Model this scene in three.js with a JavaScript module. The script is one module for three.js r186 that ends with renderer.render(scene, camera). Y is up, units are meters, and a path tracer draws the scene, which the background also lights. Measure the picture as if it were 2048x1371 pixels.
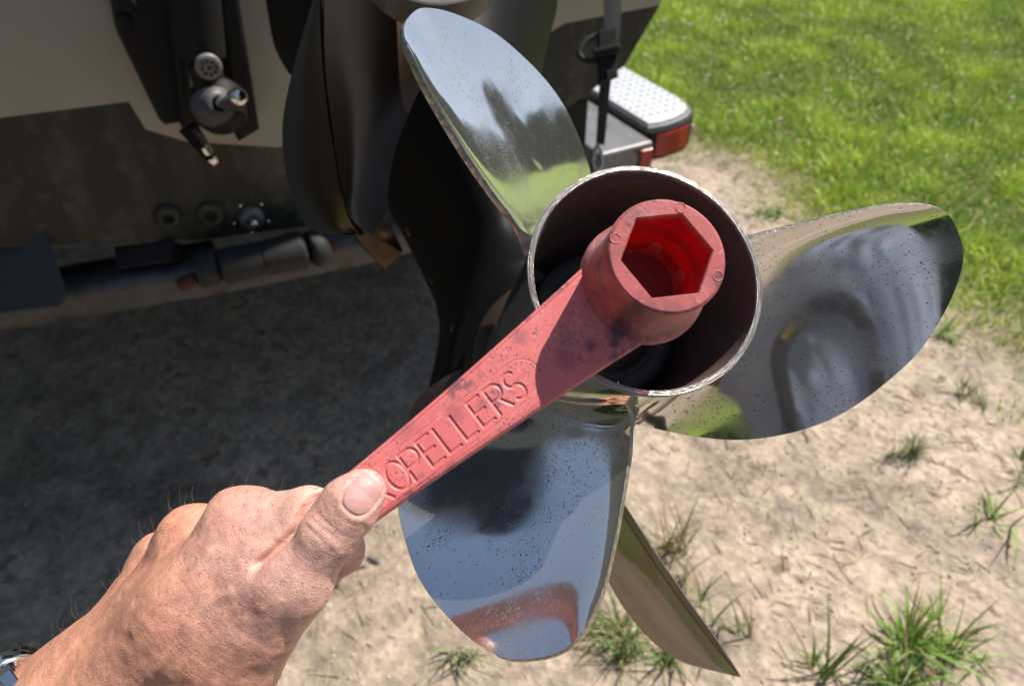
import * as THREE from 'three';
import { mergeGeometries } from 'three/addons/utils/BufferGeometryUtils.js';
import { FontLoader } from 'three/addons/loaders/FontLoader.js';
import { RoundedBoxGeometry } from 'three/addons/geometries/RoundedBoxGeometry.js';

// ---------------------------------------------------------------- camera, sky, sun, exposure
const V = (x, y, z) => new THREE.Vector3(x, y, z);
const scene = new THREE.Scene();
const EYE = 1.4, PITCH = 40 * Math.PI / 180, FOC = 1470;
const camera = new THREE.PerspectiveCamera(2 * Math.atan(685.5 / FOC) * 180 / Math.PI, 2048 / 1371, 0.01, 900);
camera.position.set(0, EYE, 0);
camera.rotation.set(-PITCH, 0, 0);
camera.focus = 0.345;
camera.userData.fStop = 11;
camera.updateMatrixWorld(true);
scene.add(camera);

const SUN = V(0.476, 0.809, -0.346).normalize();
{
  const W = 512, H = 256, d = new Float32Array(W * H * 4);
  for (let j = 0; j < H; j++) for (let i = 0; i < W; i++) {
    const el = ((j + 0.5) / H - 0.5) * Math.PI, az = ((i + 0.5) / W - 0.5) * 2 * Math.PI;
    const y = Math.sin(el), x = Math.cos(el) * Math.cos(az), z = Math.cos(el) * Math.sin(az);
    const k = Math.pow(1 - Math.max(0, y), 2.2), toSun = Math.max(0, x * SUN.x + y * SUN.y + z * SUN.z);
    const aur = 0.25 * Math.pow(toSun, 6) + 0.5 * Math.pow(toSun, 40);
    const o = (j * W + i) * 4, s = 0.60 * (0.72 + 0.28 * (x * SUN.x + z * SUN.z) / Math.hypot(SUN.x, SUN.z) / Math.max(0.2, Math.cos(el)) * Math.cos(el));
    d[o] = s * (0.22 + 0.68 * k + aur); d[o + 1] = s * (0.35 + 0.72 * k + aur * 0.97); d[o + 2] = s * (0.60 + 0.68 * k + aur * 0.9); d[o + 3] = 1;
    if (y < 0) { d[o] = 0.14; d[o + 1] = 0.15; d[o + 2] = 0.12; }
  }
  const t = new THREE.DataTexture(d, W, H, THREE.RGBAFormat, THREE.FloatType);
  t.mapping = THREE.EquirectangularReflectionMapping; t.magFilter = t.minFilter = THREE.LinearFilter; t.needsUpdate = true;
  scene.background = t; scene.environment = t;
}
const sun = new THREE.DirectionalLight(0xfff4e6, 5.0);
sun.position.copy(SUN).multiplyScalar(20);
sun.castShadow = true; sun.shadow.mapSize.set(4096, 4096);
Object.assign(sun.shadow.camera, { left: -6, right: 6, top: 6, bottom: -6, near: 1, far: 60 });
scene.add(sun, sun.target);
const renderer = new THREE.WebGLRenderer({ antialias: true });
renderer.setSize(1024, 685);
renderer.toneMapping = THREE.LinearToneMapping;
renderer.toneMappingExposure = 1.50;
renderer.shadowMap.enabled = true;

// ---------------------------------------------------------------- helpers
let seed_ = 7;
const rnd = () => { seed_ = (seed_ + 0x6d2b79f5) | 0; let t = Math.imul(seed_ ^ (seed_ >>> 15), 1 | seed_); t = (t + Math.imul(t ^ (t >>> 7), 61 | t)) ^ t; return ((t ^ (t >>> 14)) >>> 0) / 4294967296; };
const R = (a, b) => a + (b - a) * rnd();
const clamp = (x, a = 0, b = 1) => Math.min(b, Math.max(a, x));
const lerp = (a, b, t) => a + (b - a) * t;
const sm = (a, b, x) => { const t = clamp((x - a) / (b - a)); return t * t * (3 - 2 * t); };
const hash = (x, y, z = 0, s = 0) => { let h = Math.imul(x, 374761393) ^ Math.imul(y, 668265263) ^ Math.imul(z, 2147483647 - 94906249) ^ Math.imul(s, 1274126177); h = Math.imul(h ^ (h >>> 13), 1274126177); h = Math.imul(h ^ (h >>> 16), 2246822519); return ((h ^ (h >>> 15)) >>> 0) / 4294967296; };
function vn2(x, y, per, s = 0) {                                    // value noise, periodic in per
  const xi = Math.floor(x), yi = Math.floor(y), fx = x - xi, fy = y - yi, u = fx * fx * (3 - 2 * fx), v = fy * fy * (3 - 2 * fy);
  const m = (a) => ((a % per) + per) % per, x0 = m(xi), x1 = m(xi + 1), y0 = m(yi), y1 = m(yi + 1);
  return lerp(lerp(hash(x0, y0, 0, s), hash(x1, y0, 0, s), u), lerp(hash(x0, y1, 0, s), hash(x1, y1, 0, s), u), v);
}
function fb2(x, y, per, oct, s = 0, gain = 0.5) { let a = 0, w = 1, t = 0; for (let i = 0; i < oct; i++) { a += w * vn2(x, y, per, s + i * 17); t += w; x *= 2; y *= 2; per *= 2; w *= gain; } return a / t; }
function vn3(x, y, z, s = 0) {
  const xi = Math.floor(x), yi = Math.floor(y), zi = Math.floor(z), fx = x - xi, fy = y - yi, fz = z - zi;
  const u = fx * fx * (3 - 2 * fx), v = fy * fy * (3 - 2 * fy), w = fz * fz * (3 - 2 * fz), h = (a, b, c) => hash(xi + a, yi + b, zi + c, s);
  return lerp(lerp(lerp(h(0, 0, 0), h(1, 0, 0), u), lerp(h(0, 1, 0), h(1, 1, 0), u), v), lerp(lerp(h(0, 0, 1), h(1, 0, 1), u), lerp(h(0, 1, 1), h(1, 1, 1), u), v), w);
}
const fb3 = (p, f, oct = 3, s = 0) => { let a = 0, w = 1, t = 0; for (let i = 0; i < oct; i++) { a += w * vn3(p.x * f, p.y * f, p.z * f, s + i * 13); t += w; f *= 2; w *= 0.5; } return a / t; };
function cell2(x, y, per, s = 0) {                                  // [distance to nearest, to second nearest]
  const xi = Math.floor(x), yi = Math.floor(y); let a = 9, b = 9, id = 0;
  for (let j = -1; j < 2; j++) for (let i = -1; i < 2; i++) {
    const cx = (((xi + i) % per) + per) % per, cy = (((yi + j) % per) + per) % per;
    const d = Math.hypot(xi + i + hash(cx, cy, 1, s) - x, yi + j + hash(cx, cy, 2, s) - y);
    if (d < a) { b = a; a = d; id = hash(cx, cy, 3, s); } else if (d < b) b = d;
  }
  return [a, b, id];
}
function tex(n, fn, srgb = false) {                                 // fn(u, v) -> [r, g, b] in 0..1 or one number
  const d = new Uint8Array(n * n * 4);
  for (let j = 0; j < n; j++) for (let i = 0; i < n; i++) {
    const c = fn((i + 0.5) / n, (j + 0.5) / n), o = (j * n + i) * 4, one = typeof c === 'number';
    for (let k = 0; k < 3; k++) d[o + k] = 255 * clamp(one ? c : c[k]);
    d[o + 3] = 255;
  }
  const t = new THREE.DataTexture(d, n, n); t.wrapS = t.wrapT = THREE.RepeatWrapping; t.magFilter = t.minFilter = THREE.LinearFilter;
  if (srgb) t.colorSpace = THREE.SRGBColorSpace;
  t.needsUpdate = true; return t;
}
const col = (r, g, b) => new THREE.Color().setRGB(r, g, b);
const std = (c, rough, more = {}) => new THREE.MeshStandardMaterial({ color: col(...c), roughness: rough, side: THREE.DoubleSide, ...more });
const phys = (c, rough, more = {}) => new THREE.MeshPhysicalMaterial({ color: col(...c), roughness: rough, side: THREE.DoubleSide, ...more });

const taken = {};
function numbered(n) { const k = taken[n] = (taken[n] ?? -1) + 1; return k ? n + '_' + String(k).padStart(3, '0') : n; }
function thing(name, label, category, pos = V(0, 0, 0), group, quat) {
  const o = new THREE.Group(); o.name = numbered(name); o.position.copy(pos); if (quat) o.quaternion.copy(quat);
  o.userData = { label, category }; if (group) o.userData.group = group;
  scene.add(o); return o;
}
function part(name, geo, mat, parent, { local = false, label, kind } = {}) {   // world-built geometry is moved to the root's frame
  const g = Array.isArray(geo) ? merge(geo) : geo;
  let root = parent; while (root.parent && root.parent !== scene) root = root.parent;
  if (!local) g.translate(-root.position.x, -root.position.y, -root.position.z);
  const m = new THREE.Mesh(g, mat); m.name = name; m.castShadow = m.receiveShadow = true;
  if (label) m.userData.label = label; if (kind) m.userData.kind = kind;
  parent.add(m); return m;
}
function merge(list) {
  const l = list.map((g) => { g = g.index ? g.toNonIndexed() : g; if (!g.attributes.normal) g.computeVertexNormals(); if (!g.attributes.uv) g.setAttribute('uv', new THREE.Float32BufferAttribute(new Float32Array(g.attributes.position.count * 2), 2)); return g; });
  const color = l.every((g) => g.attributes.color);
  for (const g of l) for (const k of Object.keys(g.attributes)) if (!['position', 'normal', 'uv'].includes(k) && !(k === 'color' && color)) g.deleteAttribute(k);
  return mergeGeometries(l);
}
// a point on a line of sight of the photograph, so far in front of the lens plane
const camQ = camera.quaternion.clone();
const at = (px, py, d) => V((px - 1024) / FOC * d, -(py - 685.5) / FOC * d, -d).applyQuaternion(camQ).add(camera.position);
const camDir = (x, y, z) => V(x, y, z).applyQuaternion(camQ);
const ground = (px, py, h = 0) => { const d = at(px, py, 1).sub(camera.position); return d.multiplyScalar((EYE - h) / -d.y).add(camera.position); };
// boat frame: l across to starboard, h up, a towards the stern
const EL = V(0.883, 0, -0.469), EA = V(0.469, 0, 0.883), DT = 1.2;
const boat = (l, h, a) => V(0, h, 0).addScaledVector(EL, l).addScaledVector(EA, a);
const boatQ = new THREE.Quaternion().setFromRotationMatrix(new THREE.Matrix4().makeBasis(EL, V(0, 1, 0), EA));
const onTransom = (px, py, off = 0) => { const d = at(px, py, 1).sub(camera.position); return d.multiplyScalar((-DT + off) / d.dot(EA)).add(camera.position); };

function grid(nu, nv, fn, { uv, color } = {}) {                     // fn(u, v) -> Vector3
  const p = [], t = [], idx = [], c = [];
  for (let j = 0; j <= nv; j++) for (let i = 0; i <= nu; i++) {
    const q = fn(i / nu, j / nv, i, j); p.push(q.x, q.y, q.z);
    const w = uv ? uv(i / nu, j / nv, q) : [i / nu, j / nv]; t.push(w[0], w[1]);
    if (color) c.push(...color(i / nu, j / nv, q));
  }
  for (let j = 0; j < nv; j++) for (let i = 0; i < nu; i++) { const a = j * (nu + 1) + i, b = a + 1, e = a + nu + 1, f = e + 1; idx.push(a, b, f, a, f, e); }
  const g = new THREE.BufferGeometry();
  g.setAttribute('position', new THREE.Float32BufferAttribute(p, 3)); g.setAttribute('uv', new THREE.Float32BufferAttribute(t, 2));
  if (color) g.setAttribute('color', new THREE.Float32BufferAttribute(c, 3));
  g.setIndex(idx); g.computeVertexNormals(); return g;
}
function turned(a, b, prof, seg = 40) {                             // profile [[along 0..1 or beyond, radius], ...] spun about a -> b
  const L = a.distanceTo(b), g = new THREE.LatheGeometry(prof.map(([t, r]) => new THREE.Vector2(Math.max(r, 1e-5), t * L)), seg);
  g.applyQuaternion(new THREE.Quaternion().setFromUnitVectors(V(0, 1, 0), b.clone().sub(a).normalize()));
  return g.translate(a.x, a.y, a.z);
}
const rod = (a, b, r1, r2 = r1, seg = 24) => { const L = a.distanceTo(b), e1 = Math.min(r1 * 0.2, L * 0.1) / L, e2 = Math.min(r2 * 0.2, L * 0.1) / L; return turned(a, b, [[0, 0], [0, r1 * 0.8], [e1, r1], [e1, r1], [1 - e2, r2], [1 - e2, r2], [1, r2 * 0.8], [1, r2 * 0.8], [1, 0]], seg); };
const tube = (pts, r, n = 40, s = 8) => new THREE.TubeGeometry(new THREE.CatmullRomCurve3(pts), n, r, s);
function loft(A, B, { n = 60, m = 16, bulge = 0, thick = 0.003 } = {}) {       // a sheet with thickness between two edges
  const ca = new THREE.CatmullRomCurve3(A), cb = new THREE.CatmullRomCurve3(B), mid = (u, v) => {
    const a = ca.getPoint(u), b = cb.getPoint(u), q = a.clone().lerp(b, v);
    const t = ca.getTangent(u), nn = b.clone().sub(a).cross(t).normalize();
    return [q.addScaledVector(nn, bulge * 4 * v * (1 - v)), nn];
  };
  const f = (s) => grid(n, m, (u, v) => { const [q, nn] = mid(clamp(u, 0.001, 0.999), v); return q.addScaledVector(nn, s * thick / 2 * (0.35 + 0.65 * Math.sqrt(4 * v * (1 - v) + 0.02))); });
  const e = (v) => grid(n, 1, (u, w) => { const [q, nn] = mid(clamp(u, 0.001, 0.999), v); return q.addScaledVector(nn, (w - 0.5) * thick * (0.35 + 0.65 * Math.sqrt(0.02))); });
  const c = (u) => grid(m, 1, (v, w) => { const [q, nn] = mid(clamp(u, 0.001, 0.999), v); return q.addScaledVector(nn, (w - 0.5) * thick * (0.35 + 0.65 * Math.sqrt(4 * v * (1 - v) + 0.02))); });
  return merge([f(1), f(-1), e(0), e(1), c(0), c(1)]);
}
function plate(pts, thick, bevel = 0.002) {                         // flat outline in space -> slab behind it (away from the camera)
  const o = pts[0], x = pts[1].clone().sub(o).normalize(), nn = x.clone().cross(pts[pts.length - 1].clone().sub(o)).normalize();
  if (nn.dot(camera.position.clone().sub(o)) < 0) nn.negate();
  const y = nn.clone().cross(x), s = new THREE.Shape(pts.map((p) => { const d = p.clone().sub(o); return new THREE.Vector2(d.dot(x), d.dot(y)); }));
  const g = new THREE.ExtrudeGeometry(s, { depth: Math.max(thick - 2 * bevel, 1e-4), bevelEnabled: bevel > 0, bevelThickness: bevel, bevelSize: bevel, bevelOffset: -bevel, bevelSegments: 2 });
  g.translate(0, 0, -thick + bevel);
  return g.applyMatrix4(new THREE.Matrix4().makeBasis(x, y, nn)).translate(o.x, o.y, o.z);
}
const bbox = (l0, l1, h0, h1, a0, a1, r = 0.006) => { const g = new RoundedBoxGeometry(Math.abs(l1 - l0), Math.abs(h1 - h0), Math.abs(a1 - a0), 3, r); const c = boat((l0 + l1) / 2, (h0 + h1) / 2, (a0 + a1) / 2); return g.applyQuaternion(boatQ).translate(c.x, c.y, c.z); };

// signed distances and a surface-nets mesher
const capsule = (p, a, b, ra, rb) => { const bx = b.x - a.x, by = b.y - a.y, bz = b.z - a.z, px = p.x - a.x, py = p.y - a.y, pz = p.z - a.z; const h = clamp((px * bx + py * by + pz * bz) / (bx * bx + by * by + bz * bz || 1e-9)); return Math.hypot(px - bx * h, py - by * h, pz - bz * h) - (ra + (rb - ra) * h); };
const smin = (a, b, k) => { const h = Math.max(k - Math.abs(a - b), 0) / k; return Math.min(a, b) - h * h * k * 0.25; };
function sdfMesh(f, lo, hi, h, { extra } = {}) {
  const nx = Math.ceil((hi.x - lo.x) / h) + 1, ny = Math.ceil((hi.y - lo.y) / h) + 1, nz = Math.ceil((hi.z - lo.z) / h) + 1;
  const val = new Float32Array(nx * ny * nz), p = V(0, 0, 0), I = (i, j, k) => (k * ny + j) * nx + i;
  const S = 4;                                                      // skip blocks that are far from the surface
  val.fill(1);
  for (let k = 0; k < nz; k += S) for (let j = 0; j < ny; j += S) for (let i = 0; i < nx; i += S) {
    p.set(lo.x + (i + S / 2) * h, lo.y + (j + S / 2) * h, lo.z + (k + S / 2) * h);
    const d = f(p), far = Math.abs(d) > h * S * 1.9 + 0.004;
    for (let c = k; c < Math.min(nz, k + S); c++) for (let b = j; b < Math.min(ny, j + S); b++) for (let a = i; a < Math.min(nx, i + S); a++) {
      if (far) { val[I(a, b, c)] = d; continue; }
      p.set(lo.x + a * h, lo.y + b * h, lo.z + c * h); val[I(a, b, c)] = f(p);
    }
  }
  const id = new Int32Array(nx * ny * nz).fill(-1), pos = [], idx = [];
  for (let k = 0; k < nz - 1; k++) for (let j = 0; j < ny - 1; j++) for (let i = 0; i < nx - 1; i++) {
    let x = 0, y = 0, z = 0, n = 0;
    const edge = (a, b, c, d, e, g) => { const v0 = val[I(i + a, j + b, k + c)], v1 = val[I(i + d, j + e, k + g)]; if ((v0 < 0) !== (v1 < 0)) { const t = v0 / (v0 - v1); x += a + t * (d - a); y += b + t * (e - b); z += c + t * (g - c); n++; } };
    for (let b = 0; b < 2; b++) for (let c = 0; c < 2; c++) { edge(0, b, c, 1, b, c); edge(b, 0, c, b, 1, c); edge(b, c, 0, b, c, 1); }
    if (n) { id[I(i, j, k)] = pos.length / 3; pos.push(lo.x + (i + x / n) * h, lo.y + (j + y / n) * h, lo.z + (k + z / n) * h); }
  }
  const quad = (a, b, c, d, flip) => { if (a < 0 || b < 0 || c < 0 || d < 0) return; flip ? idx.push(a, c, b, a, d, c) : idx.push(a, b, c, a, c, d); };
  for (let k = 1; k < nz - 1; k++) for (let j = 1; j < ny - 1; j++) for (let i = 1; i < nx - 1; i++) {
    const v = val[I(i, j, k)] < 0;
    if (v !== val[I(i + 1, j, k)] < 0) quad(id[I(i, j - 1, k - 1)], id[I(i, j, k - 1)], id[I(i, j, k)], id[I(i, j - 1, k)], !v);
    if (v !== val[I(i, j + 1, k)] < 0) quad(id[I(i - 1, j, k - 1)], id[I(i - 1, j, k)], id[I(i, j, k)], id[I(i, j, k - 1)], !v);
    if (v !== val[I(i, j, k + 1)] < 0) quad(id[I(i - 1, j - 1, k)], id[I(i, j - 1, k)], id[I(i, j, k)], id[I(i - 1, j, k)], !v);
  }
  const nor = new Float32Array(pos.length), uv = new Float32Array(pos.length / 3 * 2), colr = extra?.color ? new Float32Array(pos.length) : null, e = h * 0.6;
  for (let q = 0; q < pos.length; q += 3) {
    const X = pos[q], Y = pos[q + 1], Z = pos[q + 2], g = V(f(p.set(X + e, Y, Z)) - f(p.set(X - e, Y, Z)), f(p.set(X, Y + e, Z)) - f(p.set(X, Y - e, Z)), f(p.set(X, Y, Z + e)) - f(p.set(X, Y, Z - e))).normalize();
    nor[q] = g.x; nor[q + 1] = g.y; nor[q + 2] = g.z; p.set(X, Y, Z);
    if (extra?.uv) { const t = extra.uv(p, g); uv[q / 3 * 2] = t[0]; uv[q / 3 * 2 + 1] = t[1]; }
    if (colr) { const c = extra.color(p, g); colr.set(c, q); }
  }
  const g = new THREE.BufferGeometry();
  g.setAttribute('position', new THREE.Float32BufferAttribute(pos, 3)); g.setAttribute('normal', new THREE.BufferAttribute(nor, 3)); g.setAttribute('uv', new THREE.BufferAttribute(uv, 2));
  if (colr) g.setAttribute('color', new THREE.BufferAttribute(colr, 3));
  g.setIndex(idx); return g;
}

// ---------------------------------------------------------------- textures and materials
const sandN = (u, v) => { const x = u * 8, y = v * 8; return [fb2(x, y, 8, 7, 3, 0.6), fb2(x * 4 + 3, y * 4, 32, 5, 11, 0.62), cell2(x * 8, y * 8, 64, 5)[0], fb2(x * 16, y * 16, 128, 3, 23)]; };
const SN = 2048, sandH = new Float32Array(SN * SN);
const sandColor = tex(SN, (u, v) => {
  const [a, b, c, d] = sandN(u, v);
  const i = Math.min(SN - 1, Math.floor(v * SN)) * SN + Math.min(SN - 1, Math.floor(u * SN));
  const dark = 0.8 * sm(0.60, 0.76, b) * sm(0.45, 0.62, a);                  // crumbs of soil and old grass
  sandH[i] = 0.55 * a + 0.3 * b + 0.15 * d - 0.12 * dark + 0.06 * sm(0.25, 0.0, c);
  const k = 0.87 + 0.34 * (a - 0.5) + 0.42 * (b - 0.5) + 0.3 * (d - 0.5), w = 1 - 0.42 * dark;
  return [0.70 * k * w, 0.645 * k * w * (0.99 - 0.03 * dark), 0.572 * k * w * (0.995 - 0.06 * dark)];
}, true);
const sandBump = tex(SN, (u, v) => sandH[Math.min(SN - 1, Math.floor(v * SN)) * SN + Math.min(SN - 1, Math.floor(u * SN))]);
const groundM = new THREE.MeshStandardMaterial({ map: sandColor, bumpMap: sandBump, bumpScale: 0.02, roughness: 0.95, vertexColors: true });

// polished stainless: a thin dusty film, dried spots and fine scratches
const steelDirt = (u, v) => {
  const big = fb2(u * 5, v * 5, 5, 4, 31), [c, , ci] = cell2(u * 85, v * 85, 85, 7), [e, , ei] = cell2(u * 170, v * 170, 170, 9), fine = fb2(u * 150, v * 150, 150, 3, 77), mid = fb2(u * 24, v * 24, 24, 3, 37);
  const dens = sm(0.42, 0.62, big) * sm(0.35, 0.62, mid);
  let s = sm(0.30, 0.12, c + 0.35 * (fine - 0.5)) * (ci < 0.03 + 0.12 * dens ? 1 : 0);
  const lite = sm(0.26, 0.08, e) * (ei > 0.995 ? 0.5 : 0);
  s = Math.max(s, sm(0.36, 0.12, e + 0.35 * (fine - 0.5)) * (ei < 0.02 + 0.4 * dens * sm(0.5, 0.65, big) ? 0.7 : 0));
  return [s, big, fine, lite];
};
const scratch = (u, v) => { const w = fb2(u * 5, v * 5, 5, 2, 91); return sm(0.93, 0.99, vn2(u * 9 + w * 2, v * 300, 300, 41)) * 0.6; };
const steelMap = tex(1024, (u, v) => { const [s, b, , li] = steelDirt(u, v); const k = 0.87 + 0.05 * (b - 0.5); return [lerp(k, 0.16, s * 0.75), lerp(k * 0.995, 0.155, s * 0.75), lerp(k * 0.99, 0.15, s * 0.75)]; }, true);
const steelRough = tex(1024, (u, v) => { const [s, b, f, li] = steelDirt(u, v); const r = clamp(0.5 * li + 0.06 + 0.10 * sm(0.4, 0.75, b) + 0.05 * (f - 0.5) + 0.45 * s + 0.2 * scratch(u, v)); return [r, r, 1 - 0.6 * Math.max(s, li)]; });
const steel = std([1, 1, 1], 1, { metalness: 0.942, map: steelMap, roughnessMap: steelRough, metalnessMap: steelRough });
const castMap = tex(512, (u, v) => { const a = fb2(u * 40, v * 40, 40, 4, 5), b = fb2(u * 8, v * 8, 8, 3, 6); const k = 0.38 + 0.5 * a + 0.1 * (b - 0.5); return [k, k * 0.97, k * 0.94]; }, true);
const castBump = tex(512, (u, v) => fb2(u * 50, v * 50, 50, 4, 15) * 0.7 + 0.3 * vn2(u * 160, v * 12, 160, 3));
const machined = std([1, 1, 1], 0.34, { metalness: 0.8, map: castMap, bumpMap: castBump, bumpScale: 0.0006 });
const edgeSteel = std([0.95, 0.94, 0.93], 0.36, { metalness: 0.75, map: castMap, bumpMap: castBump, bumpScale: 0.0004 });
const shadeSteel = std([0.075, 0.052, 0.035], 0.3, { metalness: 0.9 });  // stainless given a dark brown colour to stand for shade by the leg
const darkSteel = std([0.36, 0.33, 0.30], 0.13, { metalness: 0.95, roughnessMap: steelRough });
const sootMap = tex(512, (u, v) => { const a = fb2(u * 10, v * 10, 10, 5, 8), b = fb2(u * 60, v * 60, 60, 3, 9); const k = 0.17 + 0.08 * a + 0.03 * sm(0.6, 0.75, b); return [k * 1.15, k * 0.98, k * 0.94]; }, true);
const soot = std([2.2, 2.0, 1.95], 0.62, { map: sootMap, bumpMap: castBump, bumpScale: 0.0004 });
const black = phys([0.006, 0.006, 0.0065], 0.5, { specularIntensity: 0.18 });
const blackMatt = phys([0.010, 0.0105, 0.0115], 0.6, { specularIntensity: 0.4 });
const rubber = std([0.013, 0.0145, 0.017], 0.7, { bumpMap: castBump, bumpScale: 0.0006 });
const paintMap = tex(1024, (u, v) => { const a = fb2(u * 5, v * 5, 5, 6, 61, 0.6), b = fb2(u * 40, v * 40, 40, 4, 62), st = fb2(u * 30, v * 4, 30, 4, 63); const m = sm(0.5, 0.72, a) * 0.11 + sm(0.55, 0.75, b) * 0.07 + 0.05 * sm(0.5, 0.7, st); return [0.12 + m, 0.122 + m * 1.02, 0.108 + m * 0.85]; }, true);
const bottomPaint = std([1, 1, 1], 0.62, { map: paintMap, bumpMap: castBump, bumpScale: 0.0008 });
const gelcoat = phys([0.27, 0.262, 0.222], 0.3, { clearcoat: 0.5, clearcoatRoughness: 0.15 });
const galvMap = tex(512, (u, v) => { const [c, c2] = cell2(u * 24, v * 24, 24, 4), a = fb2(u * 6, v * 6, 6, 4, 51), r = sm(0.66, 0.8, fb2(u * 5 + 2, v * 5, 5, 5, 52)); const k = 0.52 + 0.12 * (a - 0.5) + 0.05 * (c2 - c); const q = r * 0.5; return [lerp(k, 0.32, q), lerp(k * 1.01, 0.2, q), lerp(k * 1.02, 0.12, q)]; }, true);
const galv = std([0.72, 0.72, 0.74], 0.45, { metalness: 0.35, map: galvMap });
const chrome = std([0.8, 0.79, 0.77], 0.12, { metalness: 1 });
const redLens = phys([0.30, 0.004, 0.010], 0.3, { clearcoat: 0.4, clearcoatRoughness: 0.15 });
const webbing = std([0.014, 0.015, 0.019], 0.75, { bumpMap: castBump, bumpScale: 0.0006 });
const plasticBump = tex(512, (u, v) => 0.6 * fb2(u * 60, v * 60, 60, 4, 70) + 0.4 * fb2(u * 12, v * 12, 12, 3, 71));
const redPlastic = phys([1, 1, 1], 0.42, { vertexColors: true, bumpMap: plasticBump, bumpScale: 0.00012, specularIntensity: 0.8 });
const redSocket = phys([1, 1, 1], 0.42, { vertexColors: true, bumpMap: plasticBump, bumpScale: 0.00012, specularIntensity: 0.8, transmission: 0.36, thickness: 0 });

// ---------------------------------------------------------------- ground, lawn
const EDGE = [[-9, -4.6], [-0.4, -3.6], [0.42, -2.98], [0.8, -2.80], [0.93, -2.45], [1.1, -2.03], [1.27, -1.78], [1.52, -1.55], [2.1, -0.95], [3.0, -0.2], [4.4, 3.0], [-9, 3.4]];
function lawnSide(x, z) {                                           // > 0 on the grass, in metres from the edge of the worn sand
  let d = 9, s = -1;
  for (let i = 0, j = EDGE.length - 1; i < EDGE.length; j = i++) {
    const [ax, az] = EDGE[j], [bx, bz] = EDGE[i];
    const ex = bx - ax, ez = bz - az, h = clamp(((x - ax) * ex + (z - az) * ez) / (ex * ex + ez * ez));
    d = Math.min(d, Math.hypot(x - ax - ex * h, z - az - ez * h));
    if ((az > z) !== (bz > z) && x < (bx - ax) * (z - az) / (bz - az) + ax) s = -s;
  }
  return s < 0 ? d : -d;
}
const lawn = (x, z) => lawnSide(x, z) + 0.5 * (fb2(x * 2.2 + 50, z * 2.2 + 50, 4096, 4, 5) - 0.5);
const groundY = (x, z) => { const near = 1 / (1 + (x * x + z * z) / 40); return near * (0.05 * (fb2(x * 1.1 + 40, z * 1.1 + 40, 4096, 2, 81) - 0.5) + 0.022 * (fb2(x * 7 + 40, z * 7 + 40, 4096, 3, 82) - 0.5) + 0.006 * (fb2(x * 34 + 9, z * 34 + 7, 4096, 2, 83) - 0.5)); };
{
  const N = 560, A = 0.30, B = 7.4, w = (s, c) => c + A * Math.sinh(B * (s * 2 - 1));
  const g = grid(N, N, (u, v) => { const x = w(u, 0.45), z = w(1 - v, -1.1); return V(x, groundY(x, z), z); }, {
    uv: (u, v, q) => [q.x / 1.7 + 0.13, q.z / 1.7 + 0.41],
    color: (u, v, q) => { const k = sm(-0.1, 0.25, lawn(q.x, q.z)), far = sm(4, 14, Math.hypot(q.x, q.z)) * k; const b = 0.9 + 0.2 * fb2(q.x * 0.8 + 9, q.z * 0.8 + 9, 4096, 3, 3); return [lerp(lerp(1, 0.40, k), 0.52, far) * b, lerp(lerp(1, 0.50, k), 0.95, far) * b, lerp(lerp(1, 0.22, k), 0.13, far) * b]; },
  });
  const m = new THREE.Mesh(g, groundM); m.name = 'ground'; m.receiveShadow = true; m.userData = { kind: 'structure', label: 'dry sandy soil around the boat running into lawn' }; scene.add(m);
}
const leafM = phys([1, 1, 1], 0.55, { transmission: 0.35, thickness: 0, vertexColors: true });
const lawnM = phys([1, 1, 1], 0.5, { transmission: 0.48, thickness: 0 });
function bladeGeo(len, wid, bend, n = 4, twist = 0) {                // one arched grass leaf rooted at the origin, leaning to +x
  return grid(1, n, (u, v) => {
    const a = bend * v, x = len * (bend < 0.05 ? 0 : (1 - Math.cos(a)) / bend), y = len * (bend < 0.05 ? v : Math.sin(a) / bend), ww = wid * (u - 0.5) * Math.pow(1 - v, 0.7) * (0.7 + 0.9 * v * (1 - v) * 2), t = twist * v;
    return V(x - Math.sin(t) * ww * 0.3, y + Math.abs(u - 0.5) * 0 + Math.sin(t) * ww * 0.5, ww * Math.cos(t));
  });
}
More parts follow.
